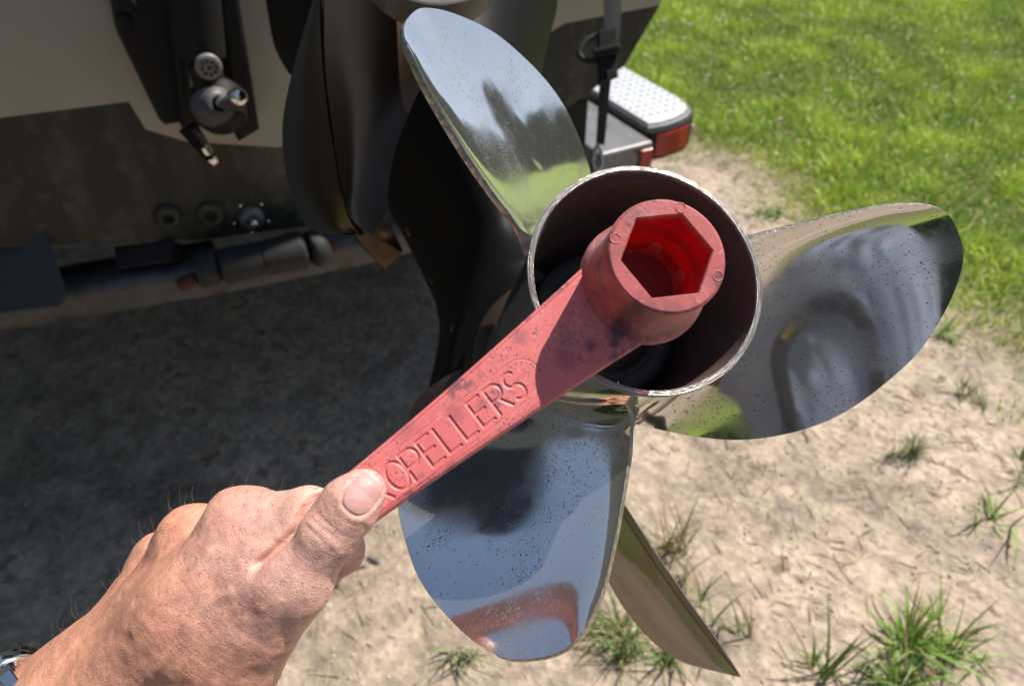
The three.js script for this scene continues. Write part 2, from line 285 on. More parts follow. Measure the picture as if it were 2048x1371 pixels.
{
  const kinds = [bladeGeo(0.072, 0.0068, 0.8), bladeGeo(0.058, 0.0088, 1.5), bladeGeo(0.088, 0.0058, 1.1, 4, 1.2)];
  const per = [[], [], []], q = new THREE.Quaternion(), e = new THREE.Euler();
  let n = 0, tries = 0;
  while (n < 125000 && tries++ < 900000) {
    const z = -1.2 - 5.6 * Math.pow(rnd(), 1.15), x = R(0.2, 5.2); if (x > 0.9 - z * 0.72) continue;
    const L = lawn(x, z); if (L < -0.2 || rnd() > sm(-0.2, 0.55, L + 0.45 * (fb2(x * 6 + 3, z * 6 + 3, 4096, 2, 9) - 0.5))) continue;
    const k = Math.floor(rnd() * 3), clump = fb2(x * 5 + 20, z * 5 + 20, 4096, 3, 19), s = R(0.55, 1.15) * (0.6 + 0.75 * clump) * (0.7 + 0.3 * sm(0, 0.4, L));
    e.set(R(-0.45, 0.45), R(0, 6.283), R(-0.45, 0.45), 'YXZ'); q.setFromEuler(e);
    const m = new THREE.Matrix4().compose(V(x, groundY(x, z) - 0.004, z), q, V(s, s, s));
    const y = 0.5 + 1.7 * (clump - 0.5) + R(-0.25, 0.25), dry = rnd() < 0.06;
    per[k].push([m, dry ? [0.34, 0.27, 0.12] : [lerp(0.20, 0.60, clamp(y)), lerp(0.38, 0.74, clamp(y)), lerp(0.03, 0.10, clamp(y))]]); n++;
  }
  const root = new THREE.Group(); root.name = 'lawn_grass'; root.userData = { kind: 'stuff', label: 'short bright green lawn grass at the upper right', category: 'grass' }; scene.add(root);
  const c = new THREE.Color();
  per.forEach((l, k) => { const im = new THREE.InstancedMesh(kinds[k], lawnM, l.length); im.name = 'grass_blade'; im.userData.kind = 'stuff'; im.castShadow = im.receiveShadow = true; l.forEach(([m, cc], i) => { im.setMatrixAt(i, m); im.setColorAt(i, c.setRGB(...cc)); }); root.add(im); });
}
{ // straw, crumbs and grit on the sand
  const twig = rod(V(-0.5, 0, 0), V(0.5, 0, 0), 0.03, 0.02, 5), grit = new THREE.IcosahedronGeometry(1, 0);
  const make = (name, label, geo, n, size, colr, long) => {
    const im = new THREE.InstancedMesh(geo, std([1, 1, 1], 0.9), n), q = new THREE.Quaternion(), e = new THREE.Euler(), c = new THREE.Color(); let i = 0;
    while (i < n) {
      const x = R(-1.3, 2.4), z = R(-3.2, -0.35); if (lawn(x, z) > 0.1) continue;
      if (fb2(x * 3 + 30, z * 3 + 30, 4096, 3, 29) < R(0.3, 0.62)) continue;
      const s = size * R(0.4, 1.4); e.set(long ? R(-0.2, 0.2) : R(0, 6), R(0, 6.283), long ? R(-0.2, 0.2) : R(0, 6), 'YXZ');
      im.setMatrixAt(i, new THREE.Matrix4().compose(V(x, groundY(x, z) + 0.001, z), q.setFromEuler(e), long ? V(s, s * 0.9, s * 0.9) : V(s, s * 0.7, s)));
      im.setColorAt(i, c.setRGB(...colr())); i++;
    }
    im.name = name; im.userData = { kind: 'stuff', label, category: 'debris' }; im.castShadow = im.receiveShadow = true; scene.add(im);
  };
  make('straw', 'scattered dry straw and dead grass stems on the sand', twig, 2300, 0.045, () => { const k = R(0.12, 0.5); return [k, k * 0.8, k * 0.52]; }, true);
  make('grit', 'scattered crumbs of soil and small stones on the sand', grit, 4200, 0.0032, () => { const k = R(0.22, 0.6); return [k, k * 0.88, k * 0.74]; }, false);
}
function tuft(label, px, py, n, len, wid, tone, spread = 1, dry = 0.1) {
  const c = ground(px, py), o = thing('grass_tuft', label, 'grass tuft', V(c.x, groundY(c.x, c.z) - 0.004, c.z)), list = [];
  const subs = Array.from({ length: n > 80 ? 6 : 3 }, () => { const a = R(0, 6.283), r = len * 0.42 * Math.sqrt(rnd()); return [r * Math.cos(a), r * Math.sin(a), R(0, 6.283), R(0.45, 1.15)]; });
  for (let i = 0; i < n * 0.62; i++) {
    const b = bladeGeo(len * R(0.45, 1.15), wid * R(0.7, 1.25), R(0.35, 1.7) * spread, 7, R(-1.5, 1.5));
    const [sx, sz, sa, sl] = subs[Math.floor(rnd() * subs.length)]; b.scale(R(0.7, 1.1), sl, 1); b.rotateZ(-R(0, 0.95) * spread); b.rotateY(rnd() < 0.45 ? sa + R(-0.7, 0.7) : R(0, 6.283)); const r = len * 0.09 * Math.sqrt(rnd()), a = R(0, 6.283); b.translate(sx + r * Math.cos(a), 0, sz + r * Math.sin(a));
    const isDry = rnd() < dry, k = R(0.65, 1.3), t = isDry ? [0.33, 0.25, 0.13] : tone, cc = new Float32Array(b.attributes.position.count * 3);
    for (let j = 0; j < cc.length; j += 3) { cc[j] = t[0] * k; cc[j + 1] = t[1] * k; cc[j + 2] = t[2] * k; }
    b.setAttribute('color', new THREE.BufferAttribute(cc, 3)); list.push(b);
  }
  part('leaves', list, leafM, o, { local: true }); return o;
}
const LG = [0.19, 0.33, 0.035], MG = [0.13, 0.23, 0.045], GG = [0.19, 0.23, 0.11], DG = [0.10, 0.16, 0.045];
tuft('small dark green grass tuft on the sand, the upper one right of the propeller', 1940, 800, 150, 0.10, 0.0026, DG, 0.8);
tuft('fine dark green grass tuft on the sand just below the right propeller blade tip', 1812, 905, 170, 0.11, 0.0024, DG, 0.85);
tuft('grass tuft on sand cut by the right edge, level with the fine dark tuft', 2050, 950, 90, 0.12, 0.005, MG, 1);
tuft('star shaped crabgrass with long thin leaves at the right edge of the sand', 2015, 1075, 34, 0.15, 0.006, LG, 1.35);
tuft('large leafy bright green grass clump in the bottom right corner', 1800, 1330, 230, 0.15, 0.0062, LG, 1.15, 0.16);
tuft('grass clump with tall leaves near the bottom edge, left part of the large bright one', 1690, 1325, 46, 0.17, 0.0065, MG, 0.75);
tuft('grass clump at the bottom right, right part of the large bright one', 1900, 1290, 120, 0.13, 0.005, LG, 1.1, 0.2);
tuft('straggly half dry grass tuft beside the steel blade below the propeller', 1350, 1120, 120, 0.14, 0.0042, GG, 0.9, 0.35);
tuft('grass tuft seen right of the lower steel blade, with stiff upright leaves', 1430, 1255, 40, 0.15, 0.005, MG, 0.7, 0.2);
tuft('thick grass tuft behind the lowest steel blade at the bottom edge', 1290, 1310, 210, 0.16, 0.004, MG, 1.05, 0.25);
tuft('low spreading grass under the tip of the lower propeller blade', 930, 1350, 40, 0.13, 0.0052, GG, 1.5, 0.2);
tuft('grass between lower propeller blade and the narrow steel blade behind it', 1215, 1250, 60, 0.12, 0.004, MG, 1.1, 0.3);
tuft('bright green grass tuft at the lawn edge above the right blade', 1540, 430, 90, 0.09, 0.005, LG, 1.1);
tuft('bright green grass tuft at lawn edge right of the right blade tip', 1900, 680, 110, 0.10, 0.005, LG, 1.1);
{ // clover flowers in the lawn
  const o0 = thing('clover_flower', 'small pale pink clover flower standing in the lawn', 'flower', V(0, 0, 0), 'clover flowers in the lawn'), petals = [];
  for (let i = 0; i < 46; i++) { const y = 1 - 2 * (i + 0.5) / 46, a = i * 2.4, r = Math.sqrt(1 - y * y), g = new THREE.ConeGeometry(0.0022, 0.009, 4); g.rotateX(Math.PI / 2); g.lookAt(V(r * Math.cos(a), y * 0.9 + 0.35, r * Math.sin(a))); g.translate(0.0075 * r * Math.cos(a), 0.078 + 0.0075 * y, 0.0075 * r * Math.sin(a)); petals.push(g); }
  part('bloom', petals, phys([0.82, 0.68, 0.64], 0.7, { transmission: 0.3, thickness: 0 }), o0, { local: true });
  part('stem', rod(V(0, 0, 0), V(0, 0.075, 0), 0.0013, 0.001, 6), lawnM, o0, { local: true });
  const spots = [[1380, 60], [1290, 120], [1440, 45], [1480, 130], [1275, 180], [1370, 85], [1540, 150], [1380, 265], [1410, 160], [1560, 245], [1395, 268], [1600, 40], [1705, 90], [1650, 190], [1820, 60], [1760, 150], [1930, 40], [1990, 110], [1325, 50], [1460, 230], [1870, 180], [2020, 200], [1535, 75], [1425, 105]];
  spots.forEach(([px, py], i) => { const c = ground(px, py, 0.07), o = i ? o0.clone() : o0; if (i) { o.name = numbered('clover_flower'); o.userData = { ...o0.userData }; scene.add(o); } o.position.set(c.x, groundY(c.x, c.z), c.z); o.rotation.set(R(-0.2, 0.2), R(0, 6), R(-0.2, 0.2)); o.scale.setScalar(R(0.9, 1.2)); });
}

// ---------------------------------------------------------------- trees beyond the lawn (mirrored in the steel); left ones added to block sky
{
  const leaf = (dir, s) => { const g = grid(1, 1, (u, v) => V((u - 0.5) * s * 0.7, (v - 0.5) * s, 0)); g.lookAt(dir); return g; };
  const barkM = std([0.09, 0.07, 0.05], 0.9), crownM = phys([1, 1, 1], 0.7, { transmission: 0.2, thickness: 0, vertexColors: true });
  const proto = [0, 1, 2].map((kind) => {
    const o = new THREE.Group(), cone = kind === 2, H = 10, list = [], n = 4200;
    for (let i = 0; i < n; i++) {
      const h = Math.pow(rnd(), cone ? 1.3 : 0.9), a = R(0, 6.283), lump = 0.65 + 0.6 * vn3(Math.cos(a) * 2 + kind * 9, h * 5, Math.sin(a) * 2, 4);
      const wide = (cone ? 2.9 * Math.pow(1 - h, 0.6) * sm(0.0, 0.18, h) + 0.3 : 3.4 * Math.sqrt(Math.max(0.05, 1 - Math.pow(h * 1.45 - 0.5, 2)))) * lump, r = wide * Math.sqrt(R(0.35, 1));
      const g = leaf(V(R(-1, 1), R(-0.2, 1), R(-1, 1)), R(0.35, 0.7)); g.translate(r * Math.cos(a), (cone ? 1.2 : 0.15) + h * (H - (cone ? 1.2 : 0.15)), r * Math.sin(a));
      const k = R(0.6, 1.25) * lump, cc = new Float32Array(12); for (let j = 0; j < 12; j += 3) { cc[j] = 0.055 * k; cc[j + 1] = 0.095 * k; cc[j + 2] = 0.03 * k; } g.setAttribute('color', new THREE.BufferAttribute(cc, 3)); list.push(g);
    }
    part('crown', list, crownM, o, { local: true });
    part('trunk', [rod(V(0, -0.2, 0), V(0.1, H * 0.75, 0), 0.22, 0.06, 9), rod(V(0.04, 3, 0), V(1.5, 6, 0.6), 0.1, 0.03, 7), rod(V(0.04, 3.6, 0), V(-1.3, 6.6, -0.5), 0.09, 0.03, 7)], barkM, o, { local: true });
    return o;
  });
  const spots = [[57.5, 39, 0.9, 2], [26, 44, 0.62, 0], [31, 42, 0.58, 1], [36, 43, 0.6, 0], [40.5, 44, 0.66, 1], [45, 42, 0.58, 0], [49.5, 43, 0.54, 1], [54, 44, 0.46, 0], [60, 44, 0.5, 1], [64, 42, 0.56, 0], [68, 43, 0.6, 1], [72, 41, 0.6, 0], [77, 42, 0.58, 1], [222, 22, 1.0, 1], [240, 20, 1.05, 0], [256, 22, 1.1, 1], [272, 20, 1.0, 0], [287, 22, 1.05, 1], [302, 24, 1.0, 0], [318, 28, 1.0, 1], [82, 43, 0.62, 0], [87, 41, 0.6, 1], [93, 44, 0.66, 0], [99, 42, 0.7, 1], [106, 38, 0.8, 1], [118, 34, 0.8, 0], [131, 31, 0.85, 1], [144, 29, 0.9, 0], [156, 28, 0.9, 1], [168, 30, 0.95, 0], [181, 28, 0.9, 1], [195, 30, 0.95, 0], [209, 29, 0.85, 1], [66, 48, 0.62, 0], [75, 48, 0.66, 1], [47, 48, 0.6, 1], [38, 48, 0.66, 0]];
  const words = ['nearest the tall pointed tree', 'in the row beyond the lawn'];
  spots.forEach(([az, d, s, k], i) => {
    const o = proto[k].clone(), a = az * Math.PI / 180; o.name = numbered(k === 2 ? 'conifer_tree' : 'broadleaf_tree');
    o.position.set(d * Math.sin(a), -0.05, -d * Math.cos(a)); o.rotation.y = i * 2.1; o.scale.setScalar(s * 1.12);
    o.userData = k === 2 ? { label: 'tall dark pointed tree mirrored in the upper propeller blade', category: 'tree' } : az > 215 ? { label: 'unseen leafy tree added on the left to block sky light', category: 'tree', group: 'trees added left of the boat to block sky light' } : { label: 'dark green leafy tree in the row mirrored in the propeller blades', category: 'tree', group: 'trees in the row beyond the lawn' };
    scene.add(o);
  });
}
// ---------------------------------------------------------------- motorboat on its trailer
const hull = thing('motorboat', 'white motorboat hull with black bottom paint, stern towards the viewer', 'boat', boat(0.4, 0, -1.2));
{
  const T = (l, h) => boat(l, h, -DT);
  const topL = -1.75, topR = 1.10, H = 1.62;
  const bottom = [[-1.75, 1.12], [-0.6, 0.87], [-0.242, 0.794], [-0.178, 0.78], [0.033, 0.727], [0.205, 0.705], [0.42, 0.69], [0.60, 0.735], [0.779, 0.827], [0.892, 0.882], [0.962, 0.986]];
  const line = [[0.962, 0.986], [0.748, 0.982], [0.66, 0.95], [0.60, 0.87], [0.42, 0.83], [0.19, 0.862], [0.057, 0.901], [0.007, 0.931], [-0.003, 0.976], [-0.167, 0.984], [-1.75, 1.12]];
  const P = (l) => l.map(([a, b]) => T(a, b));
  const slab = (pts, th) => { const s = new THREE.Shape(pts.map(([a, b]) => new THREE.Vector2(a, b))), g = new THREE.ExtrudeGeometry(s, { depth: th, bevelEnabled: false }); g.translate(0, 0, -DT - th); return g.applyQuaternion(boatQ); };
  part('transom', slab([...line, [-1.80, H], [topR, H], [1.03, 1.3]], 0.06), gelcoat, hull);
  const uvm = (g) => { const p = g.attributes.position, uv = g.attributes.uv; for (let i = 0; i < p.count; i++) { const q = V(p.getX(i), p.getY(i), p.getZ(i)); uv.setXY(i, q.dot(EL) / 0.9, q.y / 0.9 + q.dot(EA) * 0.4); } return g; };
  part('painted_transom', uvm(slab([...bottom, ...line.slice(1, -1)], 0.06)), bottomPaint, hull);
  // planked-out sides and V bottom running forward to the bow
  const ribs = 14, prof = (s) => { const k = 1 - Math.pow(s, 2.6), up = 0.5 * Math.pow(s, 2); return [...bottom].map(([l, h]) => [0.42 + (l - 0.42) * k, h + up * 0.9]); };
  const bp = grid(bottom.length - 1, ribs, (u, v, i, j) => { const s = j / ribs, [l, h] = prof(s)[i]; return boat(l, h, -DT - 0.06 - 5.2 * s); });
  part('bottom', uvm(bp), bottomPaint, hull);
  const side = (e, top) => grid(6, ribs, (u, v, i, j) => { const s = j / ribs, k = 1 - Math.pow(s, 2.6), l0 = 0.42 + (e[0] - 0.42) * k, l1 = 0.42 + (top - 0.42) * k; return boat(lerp(l0, l1, Math.pow(u, 0.8)), lerp(e[1] + 0.45 * s * s, H + 0.15 * s, u), -DT - 0.06 - 5.2 * s); });
  part('side', side([0.962, 0.986], topR), gelcoat, hull); part('side', side([-1.75, 1.12], topL - 0.08), gelcoat, hull);
  part('deck', grid(2, ribs, (u, v, i, j) => { const s = j / ribs, k = 1 - Math.pow(s, 2.6); return boat(0.42 + (lerp(topL - 0.08, topR, u) - 0.42) * k, H + 0.15 * s, -DT - 0.06 - 5.2 * s); }), gelcoat, hull);
  // dark canvas cover added over the stern to darken the lower blade and ground
  { const L0 = 0.06, L1 = 0.92, A0 = -1.40, A1 = -2.9, H1 = 2.34, sag = (u, v) => 0.05 * Math.sin(u * 9) * Math.sin(v * 7) * 0.4;
    part('added_canvas_cover', grid(48, 40, (u, v) => { const e = 0.16, pu = clamp((u - e) / (1 - 2 * e)), pv = clamp((v - e) / (1 - 2 * e)), ru = Math.max(0, e - u, u - 1 + e) / e, rv = Math.max(0, e - v, v - 1 + e) / e, dn = Math.max(ru, rv), l = lerp(L0 + 0.08, L1 - 0.08, pu) + (u < e ? -0.08 : u > 1 - e ? 0.08 : 0) * Math.sqrt(ru) , a = lerp(A0 - 0.08, A1 + 0.08, pv) + (v < e ? 0.08 : v > 1 - e ? -0.08 : 0) * Math.sqrt(rv); return boat(l + 0.01 * Math.sin(v * 40) * dn, lerp(H1 + sag(u, v), H - 0.02, Math.pow(dn, 2.2)), a + 0.01 * Math.sin(u * 37) * dn); }), std([0.018, 0.022, 0.036], 0.85), hull); }
  // three through-hull fittings low on the transom
  [[335, 432, 0.017], [420, 428, 0.019], [502, 435, 0.017]].forEach(([px, py, r], i) => {
    const c = onTransom(px, py), f = part('drain_fitting', turned(c, c.clone().addScaledVector(EA, 0.012), [[0, r * 1.25], [0.5, r * 1.25], [0.8, r], [0.8, r], [1, r * 0.9], [1, r * 0.5], [0.2, r * 0.45], [0.2, 0]], 24), i === 2 ? galv : bottomPaint, hull);
    for (let k = 0; k < (i === 2 ? 5 : 0); k++) { const a = k * 1.257 + i, q = c.clone().addScaledVector(EL, r * 1.75 * Math.cos(a)).add(V(0, r * 1.75 * Math.sin(a), 0)); part('screw', new THREE.SphereGeometry(0.0035, 8, 6).translate(q.x, q.y, q.z), i === 2 ? chrome : galv, f); }
    if (i === 2) part('drain_plug', turned(c.clone().addScaledVector(EA, 0.004), c.clone().addScaledVector(EA, 0.028), [[0, 0.008], [0.6, 0.008], [1, 0.005], [1, 0]], 6), chrome, f);
  });
}
// ---------------------------------------------------------------- outdrive: bracket, ram, leg
const RIM = at(1295.9, 551.9, 1).sub(camera.position).multiplyScalar(0.348).add(camera.position);
const AX = camDir(0.1577, 0.2594, 0.9528).normalize();              // shaft, pointing aft
const PX = camDir(0, 1, 0).cross(AX).normalize(), PY = AX.clone().cross(PX);
const PQ = new THREE.Quaternion().setFromRotationMatrix(new THREE.Matrix4().makeBasis(PX, PY, AX));
const UP = V(0, 1, 0).addScaledVector(AX, -AX.y).normalize(), SIDE = UP.clone().cross(AX).normalize();
const dr = (t, u = 0, v = 0) => RIM.clone().addScaledVector(AX, -t).addScaledVector(UP, u).addScaledVector(SIDE, v);
const drive = thing('outdrive', 'black tilted outdrive leg between the boat and the propellers', 'outdrive', dr(0.4));
{
  const A = dr(0.262), B = dr(0.47), C = dr(0.60), q = V(0, 0, 0);
  const f = (p) => {
    let d = smin(capsule(p, A, B, 0.066, 0.066), capsule(p, B, C, 0.066, 0.022), 0.03);
    d = Math.max(d, -(q.copy(p).sub(A).dot(AX)) * -1 - 0.0);
    q.copy(p).sub(RIM); const t = -q.dot(AX), u = q.dot(UP), v = q.dot(SIDE);
    const hw = lerp(0.036, 0.17, clamp(u / 0.48) ** 1.9), tc = 0.385 + 0.12 * u, ht = 0.125 + 0.10 * u;
    const e = Math.hypot(v / hw, (t - tc) / ht), leg = Math.max((e - 1) * hw * 0.8, -u, u - 0.62);
    const skeg = Math.max((Math.hypot(v / 0.010, (t - 0.40 + 0.3 * u) / (0.10 + 0.12 * u)) - 1) * 0.010, u, -u - 0.21);
    return smin(smin(d, leg, 0.09), skeg, 0.02);
  };
  const leg_ = part('lower_unit', sdfMesh(f, V(-0.55, 0.45, -1.1), V(0.45, 1.75, -0.25), 0.0085), black, drive);
  const hit = (px, py) => { const d = at(px, py, 1).sub(camera.position).normalize(), p = camera.position.clone().addScaledVector(d, 0.45); for (let k = 0; k < 80; k++) { const e = f(p); if (e < 2e-4) break; p.addScaledVector(d, e * 0.7); } const e = 1e-3, nn = V(f(p.clone().add(V(e, 0, 0))) - f(p), f(p.clone().add(V(0, e, 0))) - f(p), f(p.clone().add(V(0, 0, e))) - f(p)).normalize(); return [p, nn]; };
  for (const [px, py, r] of [[815, 462, 0.0055], [862, 560, 0.004], [905, 655, 0.0035]]) { const [p, nn] = hit(px, py); part('screw', turned(p.clone().addScaledVector(nn, -0.002), p.clone().addScaledVector(nn, 0.0015), [[0, r], [0.7, r], [1, r * 0.8], [1, r * 0.3], [0.7, r * 0.25], [0.7, 0]], 18), shadeSteel, leg_); }
  // pale block at the back of the leg, in the sun
  { const sh = new THREE.Shape(); sh.absarc(0, 0, 0.046, Math.PI, 2 * Math.PI, false); sh.lineTo(0.046, 0.10); sh.lineTo(-0.046, 0.10); sh.closePath();
    const h = new THREE.ExtrudeGeometry(sh, { depth: 0.02, bevelEnabled: true, bevelSize: 0.003, bevelThickness: 0.003, bevelSegments: 3, curveSegments: 32 }); h.applyMatrix4(new THREE.Matrix4().makeBasis(SIDE, UP, AX)); const k = dr(0.125, 0.287, -0.042); h.translate(k.x, k.y, k.z);
    part('trim_anode', h, std([0.34, 0.33, 0.30], 0.7, { map: castMap, bumpMap: castBump, bumpScale: 0.0006 }), drive, { label: 'pale grey sunlit rounded metal block' }); }
  // transom bracket, seen left of the leg
  const T = (px, py, off) => onTransom(px, py, off);
  part('transom_bracket', [
    plate([[212, -60], [330, -60], [372, 245], [330, 252], [318, 240], [236, 70]].map(([a, b]) => T(a, b, 0.05)), 0.048, 0.006),
    plate([[326, -60], [352, -60], [392, 240], [366, 262]].map(([a, b]) => T(a, b, 0.085)), 0.08, 0.006),
    plate([[428, -60], [470, -60], [520, 260], [478, 285]].map(([a, b]) => T(a, b, 0.06)), 0.055, 0.006)], blackMatt, drive);
  part('bracket_bolt', [[248, 42], [256, 8]].map(([a, b]) => { const p = T(a, b, 0.05); return turned(p, p.clone().addScaledVector(EA, 0.006), [[0, 0.011], [0.6, 0.011], [1, 0.008], [1, 0]], 6); }), blackMatt, drive);
  part('trim_cylinder', [rod(T(380, -80, 0.10), T(404, 120, 0.115), 0.033, 0.031), rod(T(404, 120, 0.115), T(428, 205, 0.12), 0.021), turned(T(436, 170, 0.10), T(440, 255, 0.15), [[0, 0], [0, 0.022], [0.2, 0.036], [0.8, 0.036], [1, 0.02], [1, 0]], 30)], blackMatt, drive);
  const pa = T(425, 212, 0.15), pb = T(472, 196, 0.215);
  part('pivot_pin', [rod(pa, pb, 0.0075), turned(pb.clone().lerp(pa, 0.12), pb.clone().lerp(pa, -0.22), [[0, 0], [0, 0.008], [0.2, 0.0115], [0.75, 0.0115], [1, 0.006], [1, 0]], 24)], chrome, drive);
  part('pivot_washer', turned(pa.clone().lerp(pb, -0.15), pa.clone().lerp(pb, 0.3), [[0, 0.018], [0, 0.026], [1, 0.022], [1, 0.01]], 30), std([0.06, 0.065, 0.075], 0.5), drive);
  const ca = T(416, 132, 0.148), cap = part('grease_cap', turned(ca, ca.clone().addScaledVector(EA, 0.008), [[0, 0.017], [0.5, 0.017], [1, 0.013], [1, 0]], 28), std([0.15, 0.15, 0.145], 0.5), drive);
  for (let k = 0; k < 9; k++) { const a = k * 0.785, r = k < 8 ? 0.0095 : 0, q2 = ca.clone().addScaledVector(EA, 0.0075).addScaledVector(EL, r * Math.cos(a)).add(V(0, r * Math.sin(a), 0)); part('cap_hole', new THREE.SphereGeometry(0.0024, 8, 6).translate(q2.x, q2.y, q2.z), blackMatt, cap); }
  part('ram_rod', rod(T(372, 250, 0.06), T(424, 318, 0.08), 0.014, 0.009), black, drive);
  part('ram_nut', [rod(T(408, 292, 0.082), T(418, 308, 0.084), 0.007), turned(T(421, 316, 0.08), T(430, 326, 0.082), [[0, 0.009], [1, 0.009], [1, 0]], 6)], chrome, drive);
}
// ---------------------------------------------------------------- trailer
const trailer = thing('boat_trailer', 'galvanised boat trailer under the stern with step fender and rollers', 'trailer', boat(0.4, 0.5, -1.35));
{
  const pts = [[-260, 640, 1.20], [0, 612, 1.22], [250, 572, 1.26], [430, 543, 1.30], [600, 510, 1.335], [760, 476, 1.37], [950, 420, 1.43]].map(([a, b, d]) => at(a, b, d));
  const curve = new THREE.CatmullRomCurve3(pts), cr = 0.032;
  const beamM = std([0.32, 0.33, 0.345], 0.5, { metalness: 0.3, map: galvMap });
  const beam = (r0, off) => grid(90, 20, (u, v) => { const p = curve.getPoint(u), t = curve.getTangent(u), up = V(0, 1, 0), sd = up.clone().cross(t).normalize(), a = v * 2 * Math.PI, k = 1 / Math.pow(Math.pow(Math.abs(Math.cos(a)), 8) + Math.pow(Math.abs(Math.sin(a)), 8), 1 / 8); return p.addScaledVector(sd, Math.cos(a) * k * r0 * 1.1).addScaledVector(up, Math.sin(a) * k * r0 + off); }, { uv: (u, v) => [u * 4, v * 0.6] });
  part('crossbeam', beam(cr, 0), beamM, trailer);
  const rl = (x0, y0, x1, y1, d0, d1, prof) => turned(at(x0, y0, d0), at(x1, y1, d1), prof, 30);
  part('roller', rl(392, 541, 438, 532, 1.225, 1.235, [[0, 0], [0, 0.024], [0.15, 0.030], [0.8, 0.030], [1, 0.024], [1, 0]]), rubber, trailer);
  part('roller', rl(440, 536, 612, 498, 1.235, 1.275, [[0, 0], [0, 0.022], [0.04, 0.031], [0.48, 0.028], [0.5, 0.026], [0.52, 0.030], [0.95, 0.034], [1, 0.026], [1, 0]]), rubber, trailer);
  part('roller', rl(618, 502, 652, 488, 1.275, 1.29, [[0, 0], [0, 0.026], [0.2, 0.033], [0.7, 0.030], [1, 0.020], [1, 0]]), rubber, trailer);
  part('roller_shaft', [rod(at(356, 572, 1.225), at(392, 556, 1.23), 0.012), rod(at(650, 494, 1.29), at(676, 488, 1.295), 0.010), rod(at(392, 541, 1.23), at(652, 490, 1.29), 0.008)], std([0.08, 0.025, 0.017], 0.85), trailer);
  part('bracket_plate', plate([[-120, 455], [78, 448], [92, 470], [132, 590], [120, 612], [-120, 640]].map(([a, b]) => at(a, b, 1.13)), 0.006, 0.002), std([0.10, 0.113, 0.135], 0.55, { map: galvMap }), trailer);
  part('bunk_support', [plate([[225, 492], [340, 480], [345, 520], [232, 540]].map(([a, b]) => at(a, b, 1.22)), 0.05, 0.004), rod(at(100, 560, 1.24), at(430, 500, 1.3), 0.02)], blackMatt, trailer);
  // step fender with tread plate, lamp and reflector
  const prism = (pts, h0, h1, bev = 0.004) => { const sh = new THREE.Shape(pts.map(([l, a]) => new THREE.Vector2(l, -a))), g = new THREE.ExtrudeGeometry(sh, { depth: h1 - h0 - 2 * bev, bevelEnabled: true, bevelSize: bev, bevelThickness: bev, bevelOffset: -bev, bevelSegments: 3 }); g.rotateX(-Math.PI / 2); g.translate(0, h0 + bev, 0); return g.applyQuaternion(boatQ); };
  const aft = [[1.152, -1.424], [1.20, -1.417], [1.25, -1.424], [1.29, -1.438], [1.318, -1.458], [1.334, -1.485], [1.340, -1.52]];
  const st = part('fender_box', prism([[1.152, -1.84], ...aft, [1.344, -1.84]], 0.52, 0.612, 0.005), galv, trailer);
  part('tread_plate', prism([[1.160, -1.84], ...aft.slice(0).map(([l, a]) => [l < 1.16 ? 1.16 : l - 0.007, a - 0.012]), [1.337, -1.84]], 0.6125, 0.6175, 0.001), std([0.72, 0.73, 0.75], 0.42, { metalness: 0.7 }), trailer);
  for (let j = 0; j < 13; j++) for (let i = 0; i < 7; i++) { const g = new THREE.SphereGeometry(1, 8, 6); g.scale(0.0044, 0.0016, 0.0098); g.rotateY((i + j) % 2 ? 0.785 : -0.785); g.applyQuaternion(boatQ); const p = boat(1.174 + i * 0.0245, 0.6175, -1.82 + j * 0.0285); if (i > 4 && j > 11) continue; part('tread_bump', g.translate(p.x, p.y, p.z), chrome, st); }
  part('frame_rail', [bbox(0.98, 1.146, 0.49, 0.592, -1.72, -1.385, 0.01), bbox(0.80, 0.98, 0.50, 0.56, -1.78, -1.55, 0.008), bbox(0.86, 0.94, 0.30, 0.56, -2.35, -1.36, 0.008)], galv, trailer);  // last box made deep and long to block sun under the hull
  part('rail_reflector', bbox(1.102, 1.14, 0.498, 0.578, -1.384, -1.376, 0.004), redLens, trailer);
  const band = (l0, l1, h0, h1, out) => { const c = aft.filter(([l]) => l >= l0 && l <= l1); return prism([...c.map(([l, a]) => [l, a - 0.004]), ...c.slice().reverse().map(([l, a]) => [l + out * 0.3, a + out])], h0, h1, 0.002); };
  const lamp = part('tail_lamp', band(1.15, 1.345, 0.522, 0.600, 0.008), blackMatt, trailer);
  part('lamp_lens', prism([[1.174, -1.417], [1.20, -1.4105], [1.25, -1.417], [1.288, -1.430], [1.291, -1.426], [1.25, -1.411], [1.20, -1.4045], [1.174, -1.411]], 0.532, 0.592, 0.001), redLens, lamp);
  // wheel and axle under the boat
  const w0 = boat(1.18, 0.29, -2.25), w1 = boat(0.98, 0.29, -2.25);
  const wheel = part('wheel', turned(w0, w1, [[0.25, 0.13], [0.2, 0.18], [0, 0.22], [0.05, 0.27], [0.2, 0.30], [0.8, 0.30], [0.95, 0.27], [1, 0.22], [0.8, 0.18], [0.75, 0.13]], 48), rubber, trailer);
  part('rim', turned(w0, w1, [[0.3, 0], [0.25, 0.06], [0.35, 0.13], [0.2, 0.185], [0.8, 0.185], [0.65, 0.13], [0.7, 0]], 40), galv, wheel);
  part('added_bunk_board', bbox(0.76, 0.84, 0.42, 0.81, -4.6, -1.24, 0.006), blackMatt, trailer);  // added board, made tall to stop sun passing under the hull
  part('axle', bbox(-0.3, 1.0, 0.26, 0.33, -2.29, -2.21, 0.006), galv, trailer);
  part('side_rail', [bbox(0.86, 0.94, 0.42, 0.52, -5.2, -1.45, 0.008), bbox(-0.14, -0.06, 0.42, 0.52, -5.2, -2.2, 0.008)], galv, trailer);
}
